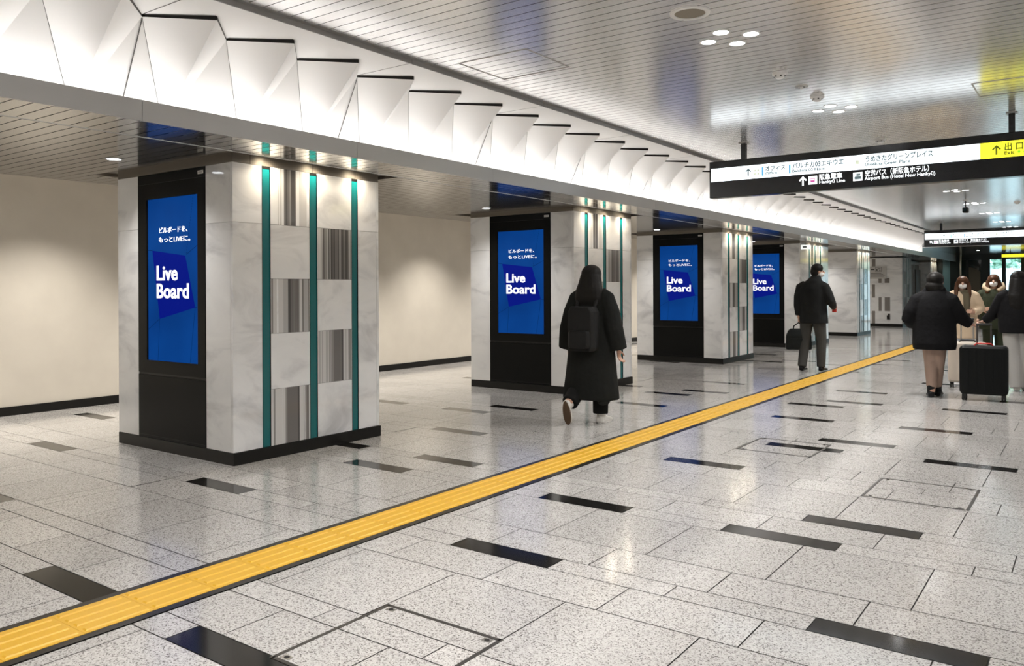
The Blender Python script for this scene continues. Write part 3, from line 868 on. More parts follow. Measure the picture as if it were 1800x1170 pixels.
# ------------------------------------------------------------------ small ceiling fittings
def fittings():
    t = empty('ceiling_speaker', (-2.11, 4.86, ZHI), 'round ceiling speaker with pale ring and tan grille', 'speaker')
    b = MB(); b.ring((0, 0), .098, .128, -.010, -.0005, WHITEP, 36); b.build('ring', t, smooth=False)
    b = MB(); b.cyl((0, 0), .098, -.005, -.0008, mat('speaker_grille', (0.24, 0.21, 0.165), 0.7), 36); b.build('grille', t)
    def smoke(x, y, lab, s=1.0):
        t = empty('smoke_detector', (x, y, ZHI), lab, 'smoke detector', 'ceiling smoke detectors')
        b = MB(); b.cyl((0, 0), .062 * s, -.016, -.0005, WHITEP, 28); b.build('base', t)
        b = MB(); b.cyl((0, 0), .030 * s, -.046, -.016, WHITEP, 20, .050 * s)
        for k in range(6):
            a = k * PI / 3; b.box(.040 * s * math.cos(a) - .006, .040 * s * math.cos(a) + .006, .040 * s * math.sin(a) - .006, .040 * s * math.sin(a) + .006, -.034, -.026, SEAM)
        b.build('sensor_head', t)
    smoke(-2.11, 6.67, 'white smoke detector on the ceiling just past the nearest downlight cluster')
    smoke(-2.09, 7.69, 'white smoke detector on the ceiling just before the second downlight cluster')
    smoke(-2.09, 10.36, 'white smoke detector on the ceiling directly above the near hanging sign')
    smoke(-1.35, 19.8, 'tiny far smoke detector on the ceiling just past the hanging camera')
    t = empty('ceiling_sprinkler', (-2.1, 7.24, ZHI), 'flat round sprinkler fitting on the ceiling between two smoke detectors', 'sprinkler')
    b = MB(); b.ring((0, 0), .030, .055, -.006, -.0005, STEEL, 24); b.build('escutcheon', t)
    b = MB(); b.cyl((0, 0), .012, -.022, -.0008, WHITEP, 12); b.build('nozzle', t)
    def panel(x0, x1, y0, y1, lab):
        t = empty('ceiling_hatch', ((x0 + x1) / 2, (y0 + y1) / 2, ZHI), lab, 'ceiling hatch', 'ceiling access hatches')
        b = MB(); hx, hy, q = (x1 - x0) / 2, (y1 - y0) / 2, .006
        for a in ((-hx - q, hx + q, -hy - q, -hy + q), (-hx - q, hx + q, hy - q, hy + q), (-hx - q, -hx + q, -hy, hy), (hx - q, hx + q, -hy, hy)):
            b.box(a[0], a[1], a[2], a[3], -.003, -.0005, mat('hatch_frame', (0.42, 0.40, 0.38), .4, .5))
        b.build('frame', t)
    panel(-4.04, -3.40, 4.87, 5.47, 'square access hatch outlined in the ceiling boards near the white cove')
    panel(-0.88, -0.24, 8.03, 8.63, 'square access hatch outlined in the ceiling boards at the sign end')
    t = empty('security_camera', (-2.18, 18.8, ZHI), 'small dark security camera hanging from the ceiling past the near sign', 'security camera')
    b = MB(); b.cyl((0, 0), .05, -.012, -.0005, WHITEP, 20); b.cyl((0, 0), .012, -.16, -.012, SEAM, 12); b.build('bracket', t)
    b = MB(); b.box(-.05, .05, -.10, .10, -.25, -.15, SEAM); b.build('body', t, bevel=.01)
    b = MB(); b.tube([(0, -.10, -.2), (0, -.125, -.2)], .036, DARKGLASS, 16); b.build('lens', t)
    t = empty('exit_box', (-5.39, 18.80, ZLO), 'small white box sign hung from the low ceiling before the fourth column', 'box sign')
    b = MB(); b.box(-.01, .01, -.01, .01, -.10, 0.0, STEEL); b.build('stem', t)
    b = MB(); b.box(-.09, .09, -.02, .02, -.20, -.10, mat('box_white', (.8, .8, .8), .4, emit=(.9, .95, .9), es=.9)); b.build('box', t)
    b = MB(); b.box(-.05, .04, -.0225, -.02, -.165, -.135, SEAM); b.build('arrow_mark', t)
    # plaque and outlet on the far marble block
    t = empty('wall_plaque', (-6.34, 31.03, 1.92), 'pale direction plaque with dark pictograms on the far marble block', 'sign')
    b = MB(); b.box(-.28, .27, -.012, 0, -.22, .22, mat('plaque', (.52, .51, .49), .4)); b.build('board', t)
    b = MB()
    b.box(-.25, -.13, -.014, -.012, .095, .125, SEAM)
    for a in ((-.10, -.09, .03, .19), (.10, .11, .03, .19), (-.10, .11, .18, .19), (-.10, .11, .03, .04), (-.06, -.03, .06, .13), (-.02, .07, .12, .15), (.03, .07, .06, .09)):
        b.box(a[0], a[1], -.014, -.012, a[2], a[3], SEAM)
    for z, x1 in ((-.03, .10), (-.06, .16), (-.11, .22), (-.14, .18)): b.box(-.25, x1, -.014, -.012, z - .006, z + .006, DARKSTEEL)
    b.build('pictogram', t)
    t = empty('wall_outlet', (-6.02, 31.03, 0.36), 'small dark box fixed low on the far marble block', 'outlet')
    b = MB(); b.box(-.04, .05, -.05, 0, -.10, .10, SEAM); b.build('body', t)
    b = MB(); b.box(-.045, .0, -.055, -.05, .04, .11, WHITEP); b.build('cover', t)
    # small square switch on the beige wall seen between second and third column
    t = empty('wall_switch', (XW + .004, 17.3, 1.0), 'small dark square plate on the beige wall seen between two columns', 'switch')
    b = MB(); b.box(-.004, .012, -.12, .12, -.07, .07, SEAM); b.build('plate', t)
fittings()

# ------------------------------------------------------------------ hanging signs
def arrow(b, x, z, s, m, y, ang=0.0):
    c, n = math.cos(ang), math.sin(ang)
    def P(px, pz): return (x + (px * c - pz * n) * s, y, z + (px * n + pz * c) * s)
    def quad(pts): b.face([P(*p) for p in pts], m)
    quad([(-.09, -.5), (.09, -.5), (.09, .42), (-.09, .42)])
    quad([(0, .5), (-.42, .08), (-.30, -.03), (0, .28)])
    quad([(0, .5), (0, .28), (.30, -.03), (.42, .08)])
def sign(y, label, arr, x0=-3.905, x1=-0.29, main=True):
    t = empty('hanging_sign', (XC, y, 0), label, 'hanging sign', 'hanging direction signs')
    X = lambda v: v - XC
    z0, z1, d = 2.512, 2.962, .13
    b = MB(); b.box(X(x0), X(x1), 0, d, z0, z1, SIGNBLK); b.build('housing', t, bevel=.006)
    yl = -.004
    zb0, zb1 = 2.712, 2.874
    b = MB(); b.box(X(-3.88), X(-0.976), yl, -.0005, zb0, zb1, SIGNWHITE); wp = b.build('white_panel', t)
    b = MB(); b.box(X(-0.975), X(x1 + .02), yl, -.0005, zb0, zb1, SIGNYEL); yp = b.build('yellow_panel', t)
    for xr in (-3.488, -0.70):
        b = MB(); b.box(X(xr) - .028, X(xr) + .028, d / 2 - .028, d / 2 + .028, z1, ZHI - .008, SIGNBLK)
        b.box(X(xr) - .05, X(xr) + .05, d / 2 - .05, d / 2 + .05, ZHI - .008, ZHI - .0005, STEEL); b.build('hanger', t)
    yt = yl - .0025
    b = MB()
    arrow(b, X(-3.41), 2.795, .092, INKGREY, yt)
    b.box(X(-3.245), X(-3.225), yt, yl, 2.735, 2.84, INKBLUE); b.box(X(-2.925), X(-2.905), yt, yl, 2.735, 2.84, INKBLUE)
    xx = X(-2.17)
    for a in ((-.055, .055, .045, .05), (-.055, .055, -.055, -.05), (-.055, -.05, -.055, .05), (.05, .055, -.055, .05), (-.02, .02, -.02, .025)):
        b.box(xx + a[0], xx + a[1], yt, yl, 2.793 + a[2], 2.793 + a[3], mat('sign_ink_pale', (.5, .55, .4), .5, emit=(.62, .68, .55), es=.9))
    for dx, dz in ((-.045, .02), (.01, .02), (-.045, -.03), (.01, -.03)):
        b.box(X(-3.30) + dx * .7 - .008, X(-3.30) + dx * .7 + .016, yt, yl, 2.79 + dz * .8 - .012, 2.79 + dz * .8 + .012, mat('sign_ink_pale', ))
    b.build('pictogram', wp)
    def tx(s, xa, xb, zb, h, m, p, bold=.028): text(s, m, p, (X(xa), yt - .0005, zb), h, xb - xa, bold)
    tx('オフィス', -3.205, -2.965, 2.792, .050, INKGREY, wp); tx('Office', -3.205, -3.06, 2.748, .030, INKGREY, wp)
    tx('バルチカ03エキウエ', -2.885, -2.31, 2.792, .054, INKGREY, wp); tx('Balchica 03 Ekiue', -2.885, -2.52, 2.745, .032, INKGREY, wp)
    tx('うめきたグリーンプレイス', -2.09, -1.41, 2.792, .054, INKGREY, wp); tx('Umekita Green Place', -2.09, -1.63, 2.745, .034, INKGREY, wp)
    b = MB(); arrow(b, X(-0.83), 2.793, .10, INKGREEN, yt); b.build('exit_arrow', yp)
    b = MB(); b.ball((X(-.635), yt, 2.757), (.014, .002, .014), INKLIME, 10, 4); b.build('exit_dot', yp)
    tx('出 口', -0.765, -0.60, 2.785, .060, INKGREEN, yp); tx('Exit', -0.765, -0.675, 2.738, .036, INKGREEN, yp)
    tx('桜橋口', -0.605, -0.40, 2.738, .036, INKLIME, yp)
    # lower row, lit letters on black
    o1 = -.27 if arr else 0.0
    yt2 = -.0025
    ax = -2.765 if not arr else -3.72
    dx = 0 if not arr else -0.955
    rb = MB(); arrow(rb, X(ax), 2.635, .11, TEXTLIT, yt2 - .001, math.radians(45) if arr else 0); rb.build('arrow_mark', t)
    rb = MB()
    rb.box(X(-2.705 + dx), X(-2.605 + dx), yt2, -.0005, 2.588, 2.684, TEXTLIT)
    rb.box(X(-2.678 + dx), X(-2.632 + dx), yt2 - .002, yt2, 2.612, 2.660, INKPINK)
    rb.box(X(-2.672 + dx), X(-2.638 + dx), yt2 - .003, yt2 - .002, 2.634, 2.652, TEXTLIT)
    rb.build('train_symbol', t)
    rb = MB()
    rb.box(X(-2.215 + dx), X(-2.115 + dx), yt2, -.0005, 2.588, 2.684, TEXTLIT)
    rb.box(X(-2.198 + dx), X(-2.132 + dx), yt2 - .002, yt2, 2.606, 2.638, INKGREY); rb.box(X(-2.180 + dx), X(-2.138 + dx), yt2 - .002, yt2, 2.644, 2.668, INKGREY)
    rb.build('bus_symbol', t)
    yt = yt2 - .001
    def tx2(s, xa, xb, zb, h, bold): text(s, TEXTLIT, t, (X(xa + dx), yt, zb), h, xb - xa, bold)
    tx2('阪急電車', -2.585, -2.33, 2.638, .052, .018); tx2('Hankyū Line', -2.585, -2.30, 2.590, .036, .018)
    tx2('空港バス（新阪急ホテル）', -2.092, -1.45, 2.638, .052, .014); tx2('Airport Bus (Hotel New Hankyū)', -2.092, -1.39, 2.590, .038, .016)
sign(9.57, 'near hanging black direction sign with white and yellow lit strip, large across the frame edge', False)
sign(24.9, 'far hanging black direction sign above the people with suitcases', True)
t = empty('exit_sign', (-1.9, 35.9, 2.52), 'thin yellow exit sign hanging before the far glass doors', 'sign')
b = MB(); b.box(-1.06, 1.3, 0, .10, 0.0, .11, SIGNYEL); b.build('panel', t)
b = MB(); b.box(-.8, -.77, .03, .07, .11, ZEND - 2.52, SIGNBLK); b.box(1.0, 1.03, .03, .07, .11, ZEND - 2.52, SIGNBLK); b.build('hanger', t)
# ------------------------------------------------------------------ people
C_TAN = cloth('trousers_tan', (0.34, 0.24, 0.19))
def sub(name, parent, fn, remesh=0.010, it=4):
    b = MB(); fn(b)
    return b.build(name, parent, remesh=remesh, smoothit=it)
def hand(b, wrist, d, side, thumb, curl=0.6, s=1.0, m=None):
    """palm, four unequal bent fingers and a side thumb; d = direction of the fingers, side = across the palm, thumb sign"""
    m = m or SKIN
    d = Vector(d).normalized(); sd = (Vector(side) - d * Vector(side).dot(d)).normalized(); nrm = d.cross(sd) * thumb
    W = Vector(wrist)
    pc = W + d * .045 * s
    rings = []
    for k, (t, w_, h) in enumerate(((-.012, .024, .020), (.02, .034, .017), (.06, .040, .015), (.088, .037, .012))):
        c = W + d * t * s
        rings.append([c + sd * (w_ * s * math.cos(2 * PI * j / 12)) + nrm * (h * s * math.sin(2 * PI * j / 12)) for j in range(12)])
    b.loft(rings, m)
    for k, (o, ln) in enumerate(((.029, .070), (.010, .078), (-.010, .073), (-.028, .058))):
        p = W + (d * .082 + sd * o * thumb) * s
        q = []
        a = 0.15
        pts = [p]
        for seg in range(3):
            a += curl
            pts.append(pts[-1] + (d * math.cos(a) + nrm * math.sin(a)) * ln * s * (.42, .32, .26)[seg])
        b.limb(pts, [.0095 * s, .009 * s, .0085 * s, .0075 * s], m, 8)
    p = W + (d * .025 + sd * .032 * thumb) * s
    b.limb([p, p + (d * .025 + sd * .028 * thumb + nrm * .012) * s, p + (d * .055 + sd * .030 * thumb + nrm * .030) * s], [.012 * s, .011 * s, .009 * s], m, 8)
def head(b, c, yaw, s=1.0, m=None):
    """skull, jaw, nose, ears and neck stub; faces +Y turned by yaw"""
    m = m or SKIN
    cy_, sy_ = math.cos(yaw), math.sin(yaw)
    def P(x, y, z): return (c[0] + (x * cy_ - y * sy_) * s, c[1] + (x * sy_ + y * cy_) * s, c[2] + z * s)
    b.ball(P(0, -.012, .03), (.074 * s, .090 * s, .088 * s), m)
    b.ball(P(0, .022, -.035), (.056 * s, .062 * s, .070 * s), m)
    b.limb([P(0, .078, .012), P(0, .098, -.018)], [.011 * s, .015 * s], m, 8)
    for sg in (-1, 1):
        b.ball(P(.074 * sg, -.008, -.002), (.014 * s, .020 * s, .032 * s), m, 8, 6)
        b.ball(P(.030 * sg, .060, -.022), (.020 * s, .018 * s, .018 * s), m, 8, 6)
    b.ball(P(0, .078, -.062), (.024 * s, .012 * s, .010 * s), m, 8, 6)
    b.limb([P(0, -.015, -.03), P(0, -.03, -.17)], [.050 * s, .058 * s], m, 12)
def face_bits(t, c, yaw, s=1.0, mask=True, brow=None):
    cy_, sy_ = math.cos(yaw), math.sin(yaw)
    def P(x, y, z): return (c[0] + (x * cy_ - y * sy_) * s, c[1] + (x * sy_ + y * cy_) * s, c[2] + z * s)
    for sg in (-1, 1):
        e = MB(); e.ball(P(.030 * sg, .074, .006), .010 * s, EYE, 10, 6); e.build('eye', t, smooth=True)
    if mask:
        k = MB(); k.ball(P(0, .030, -.045), (.066 * s, .073 * s, .052 * s), MASK, 16, 9)
        for sg in (-1, 1): k.tube([P(.055 * sg, .05, -.02), P(.074 * sg, .0, .0), P(.076 * sg, -.015, .02)], .0035, MASK, 6)
        k.build('face_mask', t, remesh=.008, smoothit=3)
def shoe(t, heel, toe, m, w_=.046, h=.07, sole=None, name='shoe', upv=(0, 0, 1), hi=0.0):
    H = Vector(heel); T = Vector(toe); d = (T - H).normalized(); u = Vector(upv); u = (u - d * u.dot(d)).normalized(); s = d.cross(u)
    L = (T - H).length
    b = MB()
    rings = []
    for f, ww, hh in ((0, .55, .75), (.08, .8, 1.0), (.3, .85, 1.05), (.5, .88, .85), (.72, 1.05, .62), (.9, .9, .48), (1.0, .45, .3)):
        c = H + d * (L * f)
        pts = []
        for j in range(14):
            a = 2 * PI * j / 14
            pts.append(c + s * (w_ * ww * math.cos(a)) + u * (h * hh * (.5 + .5 * math.sin(a)) if math.sin(a) > -.35 else 0.004))
        rings.append(pts)
    b.loft(rings, m)
    if hi: b.limb([H + d * .06 + u * .04, H + d * .055 + u * hi], [.047, .05], m, 12)
    o = b.build(name, t, remesh=.008, smoothit=2)
    if sole:
        q = MB()
        ring = lambda off: [H + d * (L * (.5 + .51 * math.cos(2 * PI * j / 16))) + s * (w_ * (.92 + .12 * math.cos(2 * PI * j / 16)) * math.sin(2 * PI * j / 16)) + u * off for j in range(16)]
        q.loft([ring(-.006), ring(.010)], sole)
        q.build('sole', o)
    return o

def person_backpack():
    t = empty('person', (-4.29, 7.33, 0), 'person from behind in a long black coat, long dark hair, walking with a backpack', 'person', rz=math.radians(4))
    hc = (.0, .02, 1.515)
    def body(b):
        head(b, hc, 0)
        b.limb([(0, 0, 1.24), (0, 0, .95)], [.10, .12], SKIN, 14)
        for s in (-1, 1):
            b.limb([(.12 * s, 0, 1.32), (.24 * s, -.01, 1.04), (.275 * s, .03, .82)], [.055, .045, .034], SKIN)
            b.limb([(.275 * s, .03, .82), (.285 * s, .035, .77)], [.030, .026], SKIN)
            hand(b, (.285 * s, .035, .77), (.05 * s, .15, -1), (0, 1, 0), 1, .35)
        b.limb([(.09, 0, .90), (.10, .01, .46), (.105, .0, .08)], [.085, .055, .045], SKIN)
        b.limb([(-.09, 0, .90), (-.105, .0, .46), (-.115, -.30, .24)], [.085, .055, .045], SKIN)
    sub('body', t, body, .0075, 3)
    face_bits(t, hc, 0, mask=True)
    def coat(b):
        b.erings([(0, -.03, .255, .315, .215), (0, -.02, .5, .285, .20), (0, -.01, .78, .255, .18), (0, 0, 1.0, .222, .155), (0, 0, 1.2, .21, .14), (0, 0, 1.30, .19, .125), (0, 0, 1.37, .13, .10), (0, .0, 1.43, .075, .075)], C_BLACK, 26)
        for s in (-1, 1):
            b.tube([(.10 * s, 0, 1.345), (.165 * s, 0, 1.30), (.22 * s, -.01, 1.15), (.26 * s, -.02, .97), (.29 * s, .01, .77)], [.075, .09, .098, .102, .10], C_BLACK, 14)
        b.tube([(.13, -.05, .40), (.20, -.13, .225)], [.10, .06], C_BLACK)
    sub('coat', t, coat, .011, 5)
    def tr(b):
        b.tube([(.09, 0, .80), (.095, .01, .45), (.105, -.02, .10)], [.105, .085, .080], C_BLKTR, 16)
        b.tube([(-.09, 0, .80), (-.105, .01, .45), (-.11, -.12, .34), (-.115, -.285, .225)], [.105, .092, .088, .086], C_BLKTR, 16)
    sub('trousers', t, tr, .010, 4)
    def hair(b):
        b.ball((0, -.005, 1.553), (.106, .115, .098), HAIR, 18, 11)
        b.erings([(0, -.085, 1.20, .125, .045), (0, -.08, 1.30, .155, .065), (0, -.06, 1.38, .152, .085), (0, -.035, 1.46, .128, .098), (0, -.02, 1.54, .108, .104)], HAIR, 18)
    sub('hair', t, hair, .009, 4)
    shoe(t, (.105, -.06, .008), (.115, .20, .008), SHOEW, w_=.052, h=.085, sole=SHOEW, hi=.10)
    shoe(t, (-.12, -.375, .255), (-.115, -.315, .010), SHOEW, sole=SOLE, upv=(0, 1, .3), hi=.09)
    p = empty('backpack', (-4.29, 7.33, .76), 'black backpack worn on the back of the person in the long coat', 'backpack', rz=math.radians(4))
    def sack(b):
        b.loft([[(x * .155 * k, -.145 + y, z) for x, y in ((-1, 0), (-.9, .05), (0, .06), (.9, .05), (1, 0), (1, -.10), (.85, -.145), (0, -.16), (-.85, -.145), (-1, -.10))] for z, k in ((.0, .86), (.03, .97), (.25, 1.0), (.40, .97), (.455, .75))], C_PACK)
    sub('sack', p, sack, .010, 3)
    def pocket(b): b.loft([[(x * .12 * k, -.29 + y, z) for x, y in ((-1, .03), (1, .03), (1, -.01), (.8, -.035), (-.8, -.035), (-1, -.01))] for z, k in ((.03, .9), (.05, 1), (.19, 1), (.21, .9))], C_PACK)
    sub('pocket', p, pocket, .009, 2)
    b = MB(); b.box(.045, .085, -.318, -.308, .20, .207, STEEL); b.build('zip_pull', p)
    for s in (-1, 1):
        b = MB(); b.tube([(.10 * s, -.15, .44), (.115 * s, -.07, .585), (.11 * s, .05, .60), (.12 * s, .145, .50), (.13 * s, .155, .3)], .018, C_PACK, 8); b.build('shoulder_strap', p)

def person_briefcase():
    t = empty('person', (-3.88, 13.95, 0), 'man in dark jacket and grey trousers walking away with a briefcase, white mask on', 'person', rz=math.radians(-4))
    hc = (.075, .05, 1.665); hy = math.radians(-52)
    def body(b):
        head(b, hc, hy, 1.05)
        b.limb([(0, 0, 1.34), (0, 0, 1.0)], [.115, .13], SKIN, 14)
        b.limb([(-.17, 0, 1.40), (-.225, -.03, 1.13), (-.225, -.02, .93)], [.065, .05, .034], SKIN)
        b.limb([(-.225, -.02, .93), (-.225, -.02, .89)], [.032, .028], SKIN)
        hand(b, (-.225, -.02, .89), (-.02, .03, -1), (0, 1, 0), 1, 1.15)
        b.limb([(.17, 0, 1.40), (.285, -.02, 1.19), (.27, .22, 1.06)], [.065, .05, .034], SKIN)
        hand(b, (.27, .22, 1.06), (-.05, 1, -.25), (1, 0, 0), -1, .8)
        b.limb([(.10, 0, 1.0), (.12, .06, .52), (.125, .03, .09)], [.095, .06, .045], SKIN)
        b.limb([(-.10, 0, 1.0), (-.125, -.01, .52), (-.14, -.12, .09)], [.095, .06, .045], SKIN)
    sub('body', t, body, .008, 3)
    face_bits(t, hc, hy, 1.05)
    def jacket(b):
        b.erings([(.02, 0, .80, .235, .165), (.015, 0, .95, .228, .16), (.01, 0, 1.1, .222, .15), (.005, 0, 1.25, .23, .15), (0, 0, 1.38, .235, .14), (.0, .0, 1.455, .20, .12), (.02, .005, 1.51, .135, .115), (.04, .02, 1.565, .088, .092), (.05, .03, 1.60, .076, .080)], C_NAVYBLK, 26)
        b.tube([(-.12, 0, 1.45), (-.20, 0, 1.405), (-.235, -.015, 1.25), (-.24, -.03, 1.10), (-.228, -.02, .93)], [.075, .083, .075, .068, .058], C_NAVYBLK, 14)
        b.tube([(.12, 0, 1.45), (.20, 0, 1.405), (.27, -.015, 1.27), (.305, -.02, 1.18), (.30, .08, 1.12), (.275, .20, 1.07)], [.075, .083, .076, .072, .064, .052], C_NAVYBLK, 14)
    sub('jacket', t, jacket, .011, 4)
    def tr(b):
        b.tube([(.10, 0, .90), (.12, .06, .52), (.125, .03, .07)], [.115, .085, .070], C_GREYTR, 16)
        b.tube([(-.10, 0, .90), (-.125, -.01, .52), (-.14, -.12, .075)], [.115, .085, .072], C_GREYTR, 16)
    sub('trousers', t, tr, .010, 4)
    def hair(b):
        x, y, z = hc
        b.ball((x - .012, y - .016, z + .055), (.098, .105, .085), HAIR, 18, 10)
        b.ball((x - .040, y - .045, z + .0), (.075, .070, .085), HAIR, 14, 9)
    sub('hair', t, hair, .009, 3)
    shoe(t, (.125, -.03, .006), (.14, .25, .006), SHOEB, hi=.085)
    shoe(t, (-.14, -.18, .006), (-.15, .10, .006), SHOEB, hi=.085)
    q = empty('briefcase', (-4.10, 13.90, .35), 'black soft briefcase hanging from the hand of the man in grey trousers', 'briefcase', rz=math.radians(25))
    def bag(b): b.loft([[(x * k * 1.05, y * k2, z * 1.08) for x, y in ((-.20, -.045), (0, -.06), (.20, -.045), (.20, .045), (0, .06), (-.20, .045))] for z, k, k2 in ((0, .95, .9), (.02, 1, 1), (.22, .97, 1), (.30, .80, .7), (.33, .62, .5))], C_BAG)
    sub('bag', q, bag, .010, 3)
    b = MB(); b.tube([(-.09, 0, .31), (-.075, 0, .40), (0, 0, .455), (.075, 0, .40), (.09, 0, .31)], .011, C_BAG, 8); b.build('handle', q, smooth=True)
    b = MB(); b.box(-.14, .14, -.062, -.055, .07, .19, C_BAG); b.build('front_pocket', q, bevel=.004)
    q = empty('phone', (-3.60, 14.22, 1.00), 'red phone held at the waist by the man with the briefcase', 'phone', rz=math.radians(10))
    b = MB(); b.box(-.036, .036, -.006, .006, -.02, .13, RED); b.build('body', q, bevel=.004)
    b = MB(); b.box(-.030, .030, .006, .0075, -.012, .122, DARKGLASS); b.build('screen', q)

def suitcase(name_label, x, y, rz, w_, h, d, m, handle_top, pull=0.0, accent=None):
    t = empty('suitcase', (x, y, 0), name_label, 'suitcase', rz=rz)
    zb = .075
    b = MB()
    def rr(k, dd):
        pts = []
        for cx, cz, a0 in ((w_ / 2 - .05, zb + h - .05, 0), (-w_ / 2 + .05, zb + h - .05, PI / 2), (-w_ / 2 + .05, zb + .05, PI), (w_ / 2 - .05, zb + .05, 1.5 * PI)):
            for j in range(5):
                a = a0 + PI / 2 * j / 4
                pts.append((cx + (.05 - k) * math.cos(a), dd, cz + (.05 - k) * math.sin(a)))
        return pts
    b.loft([rr(.03, -d / 2), rr(.006, -d / 2 + .02), rr(0, -d / 2 + .05), rr(0, -.006), rr(.008, -.004), rr(.008, .004), rr(0, .006), rr(0, d / 2 - .05), rr(.006, d / 2 - .02), rr(.03, d / 2)], m)
    for k in range(5):
        xx = -w_ / 2 + w_ * (k + 1) / 6
        b.box(xx - .012, xx + .012, -d / 2 - .006, -d / 2 + .004, zb + .06, zb + h - .06, m)
    b.build('shell', t)
    for sx in (-1, 1):
        for sy in (-1, 1):
            c = MB()
            c.box(sx * (w_ / 2 - .05) - .022, sx * (w_ / 2 - .05) + .022, sy * (d / 2 - .05) - .02, sy * (d / 2 - .05) + .02, .045, zb + .006, RUBBER)
            o = c.build('caster', t)
            for q in (-.014, .014):
                c = MB(); c.tube([(sx * (w_ / 2 - .05) + q - .009, sy * (d / 2 - .05) + .012, .029), (sx * (w_ / 2 - .05) + q + .009, sy * (d / 2 - .05) + .012, .029)], .029, RUBBER, 14); c.build('wheel', o)
    c = MB()
    for sx in (-.075, .075): c.tube([(sx, d / 2 - .05, zb + h - .01), (sx, d / 2 - .05, handle_top)], .009, STEEL if m is CASEW else DARKSTEEL, 8)
    c.tube([(-.085, d / 2 - .05, handle_top), (.085, d / 2 - .05, handle_top)], .015, RUBBER, 10)
    c.build('telescopic_handle', t)
    c = MB(); c.tube([(-.10, -.02, zb + h - .003), (-.08, -.02, zb + h + .022), (.08, -.02, zb + h + .022), (.10, -.02, zb + h - .003)], .010, accent or RUBBER, 8); c.build('top_handle', t)
    return t

def person_pulling():
    t = empty('person', (-1.69, 11.5, 0), 'person from behind in a bulky black jacket and tan trousers, holding the black suitcase', 'person', rz=math.radians(6))
    hc = (.02, .03, 1.46)
    def body(b):
        head(b, hc, 0)
        b.limb([(0, 0, 1.15), (0, 0, .80)], [.11, .13], SKINP, 14)
        b.limb([(-.15, 0, 1.25), (-.27, -.03, 1.0), (-.20, .14, .92)], [.06, .05, .034], SKINP)
        hand(b, (-.20, .14, .92), (.5, .8, -.1), (0, 0, 1), 1, .6, .95, SKINP)
        b.limb([(.15, 0, 1.25), (.28, .02, 1.02), (.40, .06, .93)], [.06, .05, .034], SKINP)
        hand(b, (.405, .06, .925), (1, .1, -.30), (0, 1, 0), 1, 1.1, .95, SKINP)
        b.limb([(.045, 0, .80), (.035, .02, .42), (.025, .06, .07)], [.095, .064, .042], SKINP, 14)
        b.limb([(-.045, 0, .80), (-.035, .0, .42), (-.03, -.10, .09)], [.095, .064, .044], SKINP, 14)
    sub('body', t, body, .0075, 3)
    face_bits(t, hc, 0)
    def jacket(b):
        b.erings([(-.0, -.01, .605, .245, .175), (0, -.01, .68, .255, .185), (0, 0, .85, .252, .18), (0, 0, 1.02, .245, .175), (0, 0, 1.15, .235, .165), (0, 0, 1.25, .205, .145), (.01, .0, 1.31, .15, .13), (.02, .01, 1.37, .11, .115), (.02, .015, 1.41, .095, .10)], C_BLACK2, 26)
        b.tube([(-.10, 0, 1.28), (-.185, 0, 1.23), (-.26, -.02, 1.08), (-.285, -.02, .99), (-.255, .07, .94), (-.19, .15, .915)], [.085, .098, .098, .095, .085, .062], C_BLACK2, 14)
        b.tube([(.10, 0, 1.28), (.185, 0, 1.23), (.25, .01, 1.09), (.30, .03, 1.01), (.35, .05, .965), (.41, .06, .925)], [.085, .098, .095, .085, .072, .058], C_BLACK2, 14)
        b.tube([(-.10, .03, 1.34), (0, -.05, 1.345), (.11, .03, 1.34)], .055, C_BLACK2)
    sub('jacket', t, jacket, .011, 4)
    def hair(b):
        b.ball((.01, .0, 1.495), (.105, .115, .100), HAIR, 18, 11)
        b.ball((.005, -.045, 1.40), (.108, .075, .085), HAIR, 16, 9)
    sub('hair', t, hair, .009, 4)
    def tw(b):
        b.tube([(-.045, 0, .76), (-.035, .0, .45), (-.03, -.09, .12)], [.115, .085, .058], C_TAN, 16)
        b.tube([(.045, 0, .76), (.035, .02, .45), (.025, .06, .12)], [.115, .085, .058], C_TAN, 16)
    sub('trousers', t, tw, .010, 4)
    shoe(t, (-.03, -.15, .008), (-.055, .09, .008), SHOEB, .05, .075, hi=.13)
    shoe(t, (.03, .0, .008), (.05, .245, .008), SHOEB, .05, .075, hi=.13)

